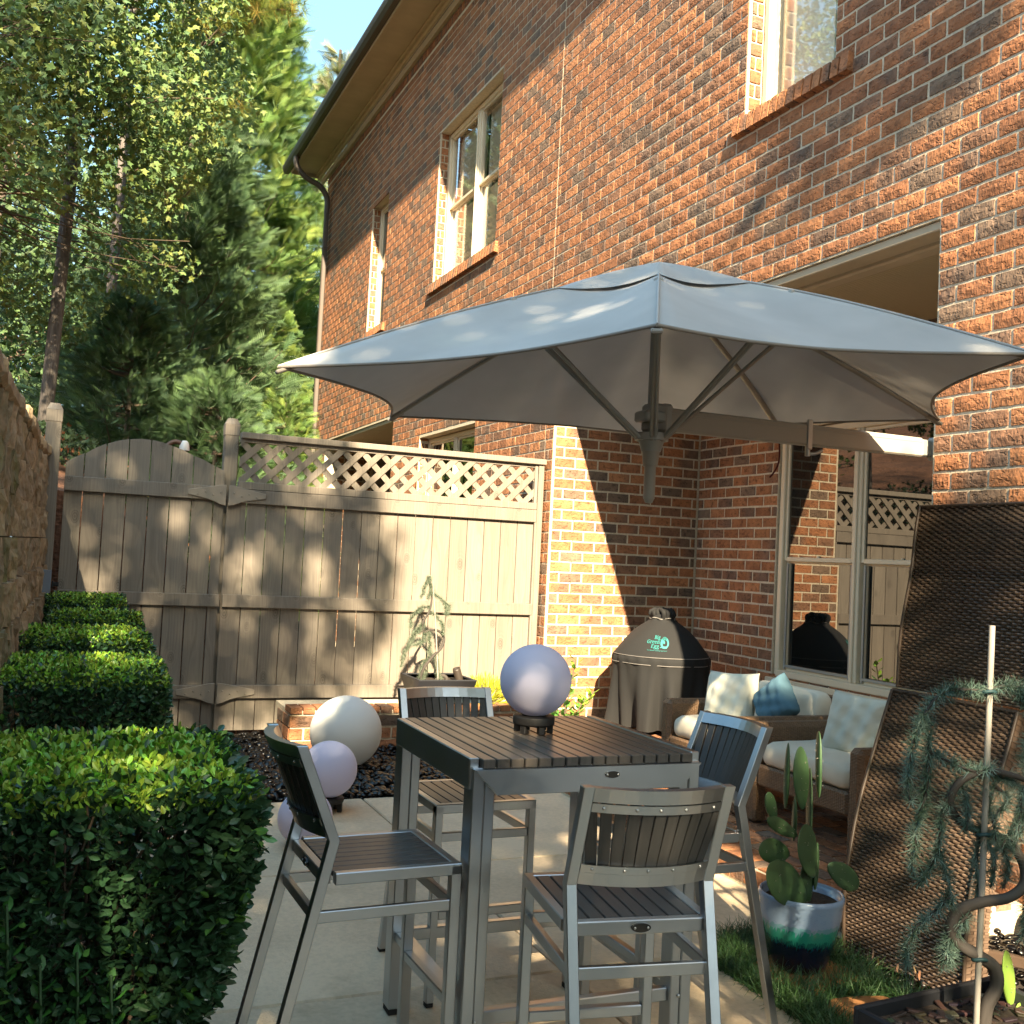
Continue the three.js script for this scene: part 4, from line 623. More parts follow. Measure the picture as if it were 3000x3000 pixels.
// ---------------------------------------------------------------- wicker chaise stood on end
{
  const c = thing('wicker_chaise', 'dark woven wicker chaise lounge stood on end against the brick wall', 'chaise lounge'), RW = rngOf(77);
  const Lp = [[3.105, 0, -3.498], [3.11, 0.222, -3.509], [3.14, 0.362, -3.524], [3.22, 0.569, -3.566], [3.36, 0.856, -3.615], [3.44, 1.057, -3.624]].map((p) => V(...p)), Rp = [[3.177, 0, -2.94], [3.19, 0.26, -2.945], [3.22, 0.417, -2.954], [3.3, 0.637, -2.97], [3.42, 0.897, -2.987], [3.5, 1.048, -3.013]].map((p) => V(...p));
  const Lu = [[3.455, 1.07, -3.61], [3.47, 1.315, -3.614], [3.52, 1.592, -3.614], [3.57, 1.753, -3.65], [3.62, 1.882, -3.68]].map((p) => V(...p)), Ru = [[3.53, 1.06, -2.99], [3.53, 1.3, -3.0], [3.575, 1.58, -3.03], [3.625, 1.75, -3.08], [3.69, 1.888, -3.12]].map((p) => V(...p));
  const panel = (L, Rr, th, name) => {
    const cl = new THREE.CatmullRomCurve3(L), cr = new THREE.CatmullRomCurve3(Rr), len = cl.getLength(), at = (u, v, off) => { const a = cl.getPointAt(v), b = cr.getPointAt(v), p = a.clone().lerp(b, u), t = cl.getTangentAt(v), n = V().crossVectors(b.clone().sub(a), t).normalize(); if (n.x > 0) n.negate(); return p.addScaledVector(n, off); };
    const back = (u, v) => at(u, v, -th);
    { // solid body under the weave, dark
      const P = [], n = 12, m = 4, q = (f, a, b) => f(a / m, b / n), put = (...s) => s.forEach((w) => P.push(w.x, w.y, w.z)), front = (u, v) => at(u, v, -0.006);
      for (const f of [front, back]) for (let i = 0; i < m; i++) for (let j = 0; j < n; j++) { const A = q(f, i, j), B = q(f, i + 1, j), C = q(f, i + 1, j + 1), D = q(f, i, j + 1); f === front ? put(A, C, B, A, D, C) : put(A, B, C, A, C, D); }
      for (let j = 0; j < n; j++) for (const i of [0, m]) { const A = q(front, i, j), B = q(front, i, j + 1), C = q(back, i, j + 1), D = q(back, i, j); i ? put(A, B, C, A, C, D) : put(A, C, B, A, D, C); }
      for (let i = 0; i < m; i++) for (const j of [0, n]) { const A = q(front, i, j), B = q(front, i + 1, j), C = q(back, i + 1, j), D = q(back, i, j); put(A, B, C, A, C, D); }
      const g = new THREE.BufferGeometry(); g.setAttribute('position', new THREE.Float32BufferAttribute(P, 3)); g.computeVertexNormals(); mesh(name, boxUV(g), M.stake, c);
    }
    const P = [], C = [], cols = 26, rows = Math.round(len / 0.0125), sub = 2; // flat strands across, over and under the upright stakes
    for (let r = 0; r < rows; r++) {
      const v0 = (r + 0.06) / rows, v1 = (r + 0.94) / rows, base = 0.8 + RW() * 0.45, tint = RW();
      for (let k = 0; k < cols * sub; k++) {
        const h = (x) => 0.0055 * Math.cos(x * Math.PI * cols + (r % 2) * Math.PI), u0 = k / (cols * sub), u1 = (k + 1) / (cols * sub), q = base * (0.85 + RW() * 0.3), col = [(0.08 + tint * 0.035) * q, (0.054 + tint * 0.024) * q, (0.039 + tint * 0.014) * q];
        const vm = (v0 + v1) / 2, A = at(u0, v0, h(u0) - 0.002), B = at(u1, v0, h(u1) - 0.002), Cc = at(u1, vm, h(u1) + 0.002), D = at(u0, vm, h(u0) + 0.002), E = at(u1, v1, h(u1) - 0.002), F = at(u0, v1, h(u0) - 0.002);
        for (const w of [A, Cc, B, A, D, Cc, D, E, Cc, D, F, E]) { P.push(w.x, w.y, w.z); C.push(...col); }
      }
    }
    const g = new THREE.BufferGeometry(); g.setAttribute('position', new THREE.Float32BufferAttribute(P, 3)); g.setAttribute('color', new THREE.Float32BufferAttribute(C, 3)); g.computeVertexNormals(); boxUV(g); mesh('woven_face', g, M.strand, c).userData.kind = 'stuff';
    const S = [], SC = []; for (let r = 0; r < rows; r++) for (let k = 0; k < 4; k++) { const q = 0.8 + RW() * 0.6, o = (r + k) % 2 ? 0.004 : 0.0005, w0 = -0.004 - k * th / 4, w1 = -0.004 - (k + 1) * th / 4, v0 = (r + 0.05) / rows, v1 = (r + 0.95) / rows, a = at(1, v0, w0), b = at(1, v0, w1), d = at(1, v1, w1), e = at(1, v1, w0), nn = V(0.12, 0, 1).multiplyScalar(o); for (const w of [a, b, d, a, d, e]) { const z = w.clone().add(nn); S.push(z.x, z.y, z.z); SC.push(0.15 * q, 0.1 * q, 0.07 * q); } }
    const sg = new THREE.BufferGeometry(); sg.setAttribute('position', new THREE.Float32BufferAttribute(S, 3)); sg.setAttribute('color', new THREE.Float32BufferAttribute(SC, 3)); sg.computeVertexNormals(); boxUV(sg); mesh('woven_edge', sg, M.strand, c).userData.kind = 'stuff';
    const rim = (u) => { const p = []; for (let i = 0; i <= 20; i++) p.push(at(u, i / 20, 0.004)); return tube(p, 0.008, 6, 40); }; mesh('edge_trim', [rim(0), rim(1)], M.stake, c);
    const e = []; for (let i = 0; i <= 10; i++) e.push(at(i / 10, 1, 0)); mesh('edge_trim', tube(e, 0.009, 6, 24), M.stake, c);
  };
  panel(Lp, Rp, 0.13, 'seat_section'); panel(Lu, Ru, 0.05, 'back_section');
  for (const z of [-3.45, -3.05]) { mesh('leg', bar(V(3.42, 0.6, z), V(3.74, 0.52, z), 0.045, 0.045, 0.006), M.stake, c); mesh('leg', bar(V(3.28, 0.14, z), V(3.6, 0.06, z), 0.045, 0.045, 0.006), M.stake, c); }
}
// ---------------------------------------------------------------- cactus in a glazed pot
function pad(w, h, th, seed) { const g = flat(new THREE.SphereGeometry(0.5, 18, 14)), p = g.attributes.position, rs = rngOf(seed), s1 = rs() * 6; for (let i = 0; i < p.count; i++) { const x = p.getX(i), y = p.getY(i), z = p.getZ(i), k = 0.72 + 0.5 * (y + 0.5) - 0.22 * (y + 0.5) ** 2; p.setXYZ(i, x * w * k, (y + 0.5) * h, z * th * (1.2 - 0.3 * (y + 0.5)) + 0.05 * w * Math.sin(y * 4 + s1) * x); } return boxUV(smooth(g)); }
function cactusPads(parent, list, m, s0) { list.forEach(([x, y, z, w, h, ry, lean, side], i) => { const o = mesh('pad', pad(w, h, 0.02, s0 + i), m, parent); o.position.set(x, y, z); o.rotation.order = 'YZX'; o.rotation.set(side, ry, lean); const sp = [], rs = rngOf(s0 + 50 + i); for (let k = 0; k < 14; k++) sp.push(ball(0.0017, (rs() - 0.5) * w * 0.6, h * (0.15 + 0.7 * rs()), (k % 2 ? 1 : -1) * 0.011, 1, 1, 1, 5, 4)); mesh('areoles', sp, M.cane, o); }); }
{
  const c = thing('potted_cactus', 'prickly pear cactus in a blue and teal glazed pot on the mondo grass', 'potted cactus', [2.735, 0.03, -3.33]), pr = [[0.001, 0], [0.085, 0], [0.1, 0.012], [0.112, 0.05], [0.13, 0.11], [0.146, 0.17], [0.155, 0.22], [0.158, 0.26], [0.163, 0.27], [0.163, 0.285], [0.157, 0.292], [0.148, 0.288], [0.143, 0.25], [0.001, 0.25]];
  const cv = document.createElement('canvas'); cv.width = 1024; cv.height = 512; const x = cv.getContext('2d'), RP = rngOf(5); // lilac-blue glaze running into teal over navy
  x.fillStyle = '#141f3a'; x.fillRect(0, 0, 1024, 512);
  const band = (col, base, amp, w) => { x.fillStyle = col; x.beginPath(); x.moveTo(0, 0); let px = 0; x.lineTo(0, base); while (px < 1024) { const e = base + (RP() ** 2) * amp; x.lineTo(px, e); px += w * (0.5 + RP()); x.lineTo(px, base + RP() * amp * 0.3); } x.lineTo(1024, 0); x.fill(); };
  band('#124350', 300, 60, 8); band('#1d7068', 285, 65, 8); band('#2f9a86', 262, 55, 7); band('#6f9fae', 190, 60, 12); band('#8fa6c4', 165, 45, 18); x.globalAlpha = 0.25; for (let i = 0; i < 900; i++) { x.fillStyle = RP() < 0.5 ? '#9db0d0' : '#5f78a8'; x.fillRect(RP() * 1024, RP() * 180, 2 + RP() * 12, 1 + RP() * 3); } x.globalAlpha = 1;
  const t = new THREE.CanvasTexture(cv); t.colorSpace = THREE.SRGBColorSpace; t.wrapS = THREE.RepeatWrapping; const g = lathe(pr, 56), p = g.attributes.position, u = g.attributes.uv; for (let i = 0; i < p.count; i++) u.setY(i, clamp(p.getY(i) / 0.292, 0, 1));
  const pt = mesh('pot', g, std(1, 1, 1, { phys: true, map: t, roughness: 0.22, clearcoat: 0.6, clearcoatRoughness: 0.15 }), c); mesh('soil', cyl(0.142, 0.142, 0.01, 0, 0.252, 0, 32), M.soil, pt);
  cactusPads(c, [[0.01, 0.22, 0.02, 0.09, 0.2, 0.3, 0.05, 0], [-0.02, 0.27, 0.05, 0.16, 0.28, 0.35, 0.98, -0.1], [0.02, 0.36, 0.05, 0.16, 0.22, 0.5, 0.42, -0.1], [-0.08, 0.44, 0.02, 0.1, 0.18, 0.2, 1.3, 0], [0.03, 0.36, 0.0, 0.13, 0.4, 1.0, -0.16, 0], [0.085, 0.64, -0.02, 0.085, 0.26, 1.15, -0.13, 0], [-0.03, 0.48, -0.02, 0.1, 0.19, 0.9, 0.28, 0], [-0.06, 0.6, -0.04, 0.07, 0.26, 1.1, 0.05, 0], [0.0, 0.6, -0.01, 0.095, 0.25, 0.2, 0.12, 0], [-0.11, 0.56, -0.03, 0.07, 0.14, 0.4, 0.6, 0], [-0.07, 0.52, 0.05, 0.06, 0.22, 0.2, 1.15, 0.1], [0.08, 0.4, 0.05, 0.1, 0.2, 0.2, -2.1, 0.1], [0.04, 0.3, 0.03, 0.06, 0.18, 0.8, -0.3, 0]], M.cactus, 200);
}
{ const c = thing('young_cactus', 'bright green young cactus at the right edge behind the planter box', 'cactus', [2.98, 0.02, -2.5]); cactusPads(c, [[0, 0.02, 0, 0.1, 0.2, 0.4, 0.5, 0], [-0.08, 0.18, 0.01, 0.09, 0.2, 0.35, 0.35, 0], [0.04, 0.1, 0.03, 0.1, 0.16, 0.3, -0.4, 0]], M.cactusBright, 300); }
// ---------------------------------------------------------------- weeping cedars
function needleTuft(len, n, seed, wdt) { const rs = rngOf(seed), P = []; for (let i = 0; i < n; i++) { const a = rs() * 6.283, b = Math.acos(1 - 1.25 * rs()), d = V(Math.sin(b) * Math.cos(a), Math.cos(b), Math.sin(b) * Math.sin(a)), s = V().crossVectors(d, V(rs() - 0.5, rs() - 0.5, rs() - 0.5)).normalize().multiplyScalar(wdt), L = len * (0.7 + rs() * 0.45), o = d.clone().multiplyScalar(0.002), e = d.clone().multiplyScalar(L), m = d.clone().multiplyScalar(L * 0.5); const q = V().crossVectors(d, s).normalize().multiplyScalar(wdt); for (const w of [o.clone().add(s), o.clone().sub(s), e, o.clone().add(q), o.clone().sub(q), e]) P.push(w.x, w.y, w.z); } const g = new THREE.BufferGeometry(); g.setAttribute('position', new THREE.Float32BufferAttribute(P, 3)); g.computeVertexNormals(); return boxUV(g); }
function weepingCedar(o, S, trunk, rTrunk, strands, len, dens, seed, tints, depth = 0.05) { // trunk and strands as [x, y] lists in metres in the plane that faces the patio
  const rs = rngOf(seed), P3 = ([x, y, z = 0]) => V(x, y, z);
  mesh('trunk', tube(trunk.map(P3), (t) => rTrunk * (1 - 0.62 * t), 10, trunk.length * 5), M.cedarBark, o);
  const tw = [], lists = [[], []], up = V(0, 1, 0);
  strands.forEach((st, k) => {
    const z0 = (rs() - 0.5) * depth * 2, pts = st.map(([x, y, z], i) => V(x, y, (z ?? 0) + (i ? z0 * Math.min(1, i / 2) : 0))), cv = new THREE.CatmullRomCurve3(pts), L = cv.getLength(), n = Math.round(L * dens);
    tw.push(tube(pts, (t) => rTrunk * (0.3 - 0.2 * t), 6, pts.length * 4));
    for (let i = 0; i < n; i++) { const t = (i + rs()) / n, p = cv.getPointAt(t), tn = cv.getTangentAt(t), a = rs() * 6.283, d = V(Math.cos(a), -0.25 + rs() * 0.5, Math.sin(a)); d.addScaledVector(tn, 0.35).normalize(); const q = new THREE.Quaternion().setFromUnitVectors(up, d), s = (0.75 + rs() * 0.45) * (t > 0.9 ? 0.8 : 1), c = tints[Math.floor(rs() * tints.length)], k2 = 0.8 + rs() * 0.4; lists[i % 2].push([new THREE.Matrix4().compose(p.addScaledVector(d, 0.004), q, V(s, s, s)), c.map((v) => v * k2)]); }
  });
  mesh('branches', tw, M.cedarBark, o); lists.forEach((l, i) => scatter('needles', needleTuft(len, 22, seed + i, len * 0.026), M.needle, l, o));
}
const CB = [[0.15, 0.23, 0.19], [0.10, 0.17, 0.13], [0.21, 0.29, 0.24], [0.07, 0.12, 0.08]];
{
  const b = thing('planter_box', 'black rectangular planter box at the bottom right corner', 'planter', [2.63, 0, -2.4], 0.09), L = 0.62, Wd = 0.34, H = 0.25, t = 0.022;
  mesh('wall', bx(L, H, t, 0, H / 2, Wd / 2, 0.006), M.blackPot, b); mesh('wall', bx(L, H, t, 0, H / 2, -Wd / 2, 0.006), M.blackPot, b); mesh('wall', bx(t, H, Wd - t, -L / 2 + t / 2, H / 2 - 0.001, 0, 0.006), M.blackPot, b); mesh('wall', bx(t, H, Wd - t, L / 2 - t / 2, H / 2 - 0.001, 0, 0.006), M.blackPot, b); mesh('soil', bx(L - 2 * t, 0.02, Wd - t, 0, H - 0.05, 0), M.soil, b);
  const ch = []; for (let i = 0; i < 130; i++) ch.push([mat4(rr(-0.28, 0.28), H - 0.036, rr(-0.14, 0.14), rr(-0.3, 0.3), rr(0, 6), rr(-0.3, 0.3), rr(0.6, 1.4)), [rr(0.02, 0.06), rr(0.018, 0.04), rr(0.015, 0.03)]]); scatter('bark_mulch', bx(0.04, 0.008, 0.018, 0, 0, 0, 0.002), M.needle, ch, b);
  const c = thing('weeping_cedar', 'near weeping blue cedar trained round a stake in the planter box', 'cedar', [2.645, 0.2, -2.4], -0.32), k = 1 / 612, X = (px) => (px - 1847) * k, Y = (py) => (1935 - py) * k + 0.02;
  const T3 = [[1862, 1945], [1868, 1905], [1886, 1870], [1880, 1835], [1850, 1815], [1815, 1795], [1795, 1768], [1805, 1735], [1845, 1712, 0.02], [1895, 1700, 0.03], [1928, 1675, 0.02], [1928, 1635, 0], [1895, 1600, -0.02], [1850, 1588, -0.03], [1805, 1565, -0.01], [1782, 1530, 0.01], [1795, 1490, 0.03], [1845, 1470, 0.03], [1900, 1478, 0.02], [1940, 1490, 0]].map(([a, d, z]) => [X(a), Y(d), z ?? 0]);
  const ST = [[[1845, 1325], [1790, 1322], [1745, 1335], [1718, 1372], [1705, 1400], [1695, 1450], [1692, 1500], [1698, 1530]], [[1718, 1376], [1735, 1410], [1738, 1470], [1735, 1520], [1722, 1560], [1718, 1610], [1712, 1660]], [[1718, 1376], [1745, 1392]], [[1738, 1440], [1780, 1458], [1820, 1470], [1848, 1462]], [[1845, 1470], [1805, 1490], [1785, 1520], [1768, 1560], [1765, 1620], [1780, 1660], [1790, 1700], [1795, 1720]], [[1800, 1492], [1812, 1530], [1806, 1580]], [[1850, 1500], [1860, 1540], [1850, 1590], [1843, 1640], [1848, 1690], [1845, 1720]], [[1870, 1500], [1890, 1520], [1862, 1560], [1868, 1600]], [[1765, 1620], [1745, 1660], [1730, 1690]], [[1790, 1700], [1755, 1740], [1725, 1770], [1712, 1810], [1716, 1845]], [[1830, 1735], [1805, 1760], [1790, 1800], [1800, 1835]], [[1820, 1740], [1800, 1770], [1782, 1840]], [[1848, 1322], [1890, 1312], [1930, 1320], [1950, 1345]], [[1900, 1318], [1925, 1340], [1935, 1370]], [[1855, 1478], [1900, 1490], [1935, 1510], [1945, 1560]], [[1920, 1500], [1915, 1560], [1905, 1610]], [[1875, 1600], [1900, 1640], [1895, 1690]], [[1850, 1590], [1875, 1640], [1870, 1690]], [[1925, 1560], [1900, 1580], [1880, 1615]], [[1935, 1400], [1930, 1450], [1938, 1500]], [[1940, 1640], [1945, 1700], [1938, 1780]]].map((s) => s.map(([a, d]) => [X(a), Y(d), 0.01]));
  mesh('support_cane', tube([V(-0.005, 0, 0.012), V(0.004, 0.6, 0.012), V(0.01, 1.22, 0.012)], 0.0095, 10, 12), M.cane, c);
  weepingCedar(c, 1, T3, 0.022, ST, 0.044, 120, 900, CB, 0.03);
  for (const [px, py] of [[1849, 1326], [1850, 1470], [1846, 1590], [1848, 1712], [1846, 1818]]) mesh('tie', tube([V(X(px) - 0.02, Y(py), 0.02), V(X(px), Y(py) + 0.006, 0.03), V(X(px) + 0.02, Y(py), 0.02), V(X(px), Y(py) - 0.006, -0.01)], 0.006, 6, 20, true), M.tie, c);
}
// ---------------------------------------------------------------- brick planter with its pots and plants
{
  const p = thing('brick_planter', 'low brick planter under the fence behind the globe lamps', 'planter', [0, 0, 0]), x0 = 1.7, x1 = 3.86, z0 = -8.02, H = 0.335;
  mesh('core', bx(x1 - x0 - 0.03, H - 0.02, 0.6, (x0 + x1) / 2, H / 2 - 0.01, z0 - 0.315, 0.004), M.mortar, p);
  for (let r = 0; r < 3; r++) for (let x = x0 - (r % 2) * 0.1165; x < x1; x += 0.233) { const a = Math.max(x, x0), b = Math.min(x + 0.233, x1); if (b - a < 0.05) continue; const o = mesh('brick', brickGeo(b - a - 0.012, 0.084, 0.03, 3, 2), M.brick, p); o.position.set((a + b) / 2, 0.045 + r * 0.0955, z0); }
  for (let x = x0, i = 0; x < x1 - 0.05; x += 0.102, i++) { const o = mesh('cap_brick', brickGeo(0.091, 0.21, 0.05, 1, 2).rotateX(-Math.PI / 2), M.brick, p); o.position.set(x + 0.05, H + 0.012, z0 - 0.1); }
  for (let r = 0; r < 3; r++) for (let k = 0; k < 2; k++) { const o = mesh('brick', brickGeo(0.22, 0.084, 0.03, 2, 2).rotateY(-Math.PI / 2), M.brick, p); o.position.set(x0 - 0.003, 0.045 + r * 0.0955, z0 - 0.13 - k * 0.233); }
}
function squarePot(o, top, bot, H) { const g = flat(new THREE.CylinderGeometry(top * 0.7071, bot * 0.7071, H, 4, 1, true).rotateY(Math.PI / 4)), i = flat(new THREE.CylinderGeometry(top * 0.7071 - 0.03, bot * 0.7071 - 0.03, H, 4, 1, true).rotateY(Math.PI / 4)).scale(-1, 1, 1); const rim = [[0, 1], [0, -1], [1, 0], [-1, 0]].map(([a, b]) => bx(a ? 0.024 : top, 0.012, a ? top - 0.05 : 0.024, a * (top / 2 - 0.012), H - 0.004, b * (top / 2 - 0.012), 0.003)); mesh('pot', [g.translate(0, H / 2, 0), i.translate(0, H / 2, 0), ...rim].map((q) => boxUV(flat(q))), M.blackPot, o); mesh('soil', bx(top - 0.06, 0.02, top - 0.06, 0, H - 0.045, 0), M.soil, o); }
{
  const c = thing('potted_cedar', 'small weeping cedar in a square black pot against the fence', 'potted cedar', [2.98, 0.347, -8.3], 0.0); squarePot(c, 0.5, 0.4, 0.2);
  const k = 1 / 219, X = (px) => (px - 836) * k, Y = (py) => (1296 - py) * k;   // metres from the foot of the trunk
  const T3 = [[838, 1292], [848, 1270], [851, 1255], [843, 1250], [830, 1262], [815, 1268], [804, 1258], [806, 1238], [822, 1215], [838, 1200], [844, 1182], [834, 1170], [818, 1168], [803, 1172], [800, 1155], [812, 1132], [816, 1108], [813, 1090], [806, 1072]].map(([a, d], i) => [X(a), Y(d), 0.02 * Math.sin(i)]);
  const ST = [[[806, 1072], [800, 1085], [793, 1110]], [[808, 1070], [812, 1090], [806, 1112]], [[814, 1100], [828, 1108], [840, 1118], [843, 1140]], [[838, 1116], [850, 1124], [846, 1140]], [[812, 1126], [792, 1130], [780, 1150], [778, 1165]], [[812, 1132], [826, 1145], [838, 1160], [838, 1175]], [[803, 1155], [790, 1170], [775, 1190], [765, 1215], [760, 1235]], [[800, 1160], [785, 1172], [772, 1200]], [[806, 1172], [798, 1190], [780, 1195]], [[812, 1170], [816, 1190], [818, 1215]], [[826, 1212], [810, 1225], [803, 1245], [806, 1262]], [[830, 1208], [833, 1235], [838, 1262]], [[812, 1240], [802, 1265], [799, 1290]], [[840, 1252], [832, 1270]]].map((s) => s.map(([a, d]) => [X(a), Y(d), 0.01]));
  mesh('support_cane', tube([V(0.0, 0.1, 0.02), V(-0.05, 0.6, 0.02), V(-0.1, 1.0, 0.02)], 0.006, 6, 8), M.cane, c);
  weepingCedar(c, 1, T3, 0.017, ST, 0.04, 150, 950, [[0.15, 0.19, 0.13], [0.12, 0.165, 0.11], [0.17, 0.2, 0.14]], 0.05);
  const l = thing('spot_lamp', 'dark brown tube spotlight tilted up in the cedar pot', 'spotlight', [3.165, 0.5, -8.27]); mesh('housing', lathe([[0.03, 0], [0.034, 0.01], [0.034, 0.11], [0.03, 0.13], [0.026, 0.11], [0.024, 0.02], [0.001, 0.02]], 20).applyMatrix4(mat4(0, 0, 0, 0, 0, 0.32)), M.gutter, l); mesh('spike', cyl(0.006, 0.004, 0.12, 0.0, -0.04, 0, 8), M.gutter, l);
}
const leafQuad = (len, w, fold = 0.25) => { // oval leaf along +y, folded on its midrib
  const pts = [[0, 0], [0.5, 0.22], [0.95, 0.5], [0.72, 0.8], [0, 1]], P = [], q = (s, [a, b]) => [s * a * w / 2, b * len, Math.abs(a) * fold * w / 2 - 0.12 * len * b * b]; for (const s of [-1, 1]) for (let i = 0; i < 4; i++) { const A = q(0, [0, pts[i][1]]), B = q(s, pts[i]), C = q(s, pts[i + 1]), D = q(0, [0, pts[i + 1][1]]); if (i) P.push(...A, ...B, ...C); P.push(...A, ...C, ...D); }
  const g = new THREE.BufferGeometry(); g.setAttribute('position', new THREE.Float32BufferAttribute(P, 3)); g.computeVertexNormals(); return boxUV(g); };
const dirQ = (d, spin) => { const y = d.clone().normalize(), t = Math.abs(y.y) > 0.95 ? V(1, 0, 0) : V(0, 1, 0), x = V().crossVectors(t, y).normalize(), z = V().crossVectors(x, y); const q = new THREE.Quaternion().setFromRotationMatrix(new THREE.Matrix4().makeBasis(x, y, z)); return q.multiply(new THREE.Quaternion().setFromAxisAngle(V(0, 1, 0), spin)); };
{ // chartreuse mound and the glossy green plant in the planter
  const y = thing('golden_shrub', 'small chartreuse feathery shrub half hidden behind the table globe', 'shrub', [3.4, 0.3, -8.26]), l = []; for (let i = 0; i < 900; i++) { const d = V(rr(-1, 1), rr(-0.1, 1), rr(-1, 1)).normalize(), p = d.clone().multiplyScalar(0.2 * Math.cbrt(R())); l.push([new THREE.Matrix4().compose(p.add(V(0, 0.04, 0)), dirQ(d.add(V(0, 0.3, 0)), R() * 6), V(1, 1, 1)), [rr(0.34, 0.5), rr(0.4, 0.5), rr(0.01, 0.03)]]); } scatter('foliage', leafQuad(0.07, 0.009), M.leafSoft, l, y); mesh('stem', tube([V(0, -0.02, 0), V(0.01, 0.06, 0), V(0, 0.12, 0)], 0.012, 6, 6), M.twig, y);
  const g = thing('leafy_plant', 'glossy green leafy plant in the planter by the brick corner', 'plant', [4.02, 0.1, -8.05]), st = [], lf = []; for (const [dx, dz, h, lean] of [[0.1, 0, 0.62, 0.05], [-0.12, 0.04, 0.42, -0.25], [0.0, 0.05, 0.45, 0.02], [0.16, 0.05, 0.36, 0.45], [-0.05, -0.03, 0.4, -0.1], [0.07, 0.1, 0.3, 0.35], [-0.17, 0.08, 0.28, -0.5]]) { const pts = [V(0.02, 0, 0), V(dx * 0.5 + lean * 0.08, h * 0.5, dz), V(dx + lean * 0.25, h, dz)], cv = new THREE.CatmullRomCurve3(pts); st.push(tube(pts, 0.006, 6, 10)); for (let i = 0; i < 18; i++) { const t = 0.3 + 0.7 * i / 17, a = i * 2.4, d = V(Math.cos(a), 0.55, Math.sin(a)), br = t > 0.75; lf.push([new THREE.Matrix4().compose(cv.getPointAt(t), dirQ(d, 0), V(1, 1, 1).multiplyScalar(rr(0.8, 1.2))), br ? [rr(0.2, 0.32), rr(0.38, 0.5), 0.04] : [rr(0.06, 0.12), rr(0.16, 0.26), 0.035]]); } } mesh('stems', st, M.twig, g); scatter('leaves', leafQuad(0.085, 0.045), M.leaf, lf, g);
}
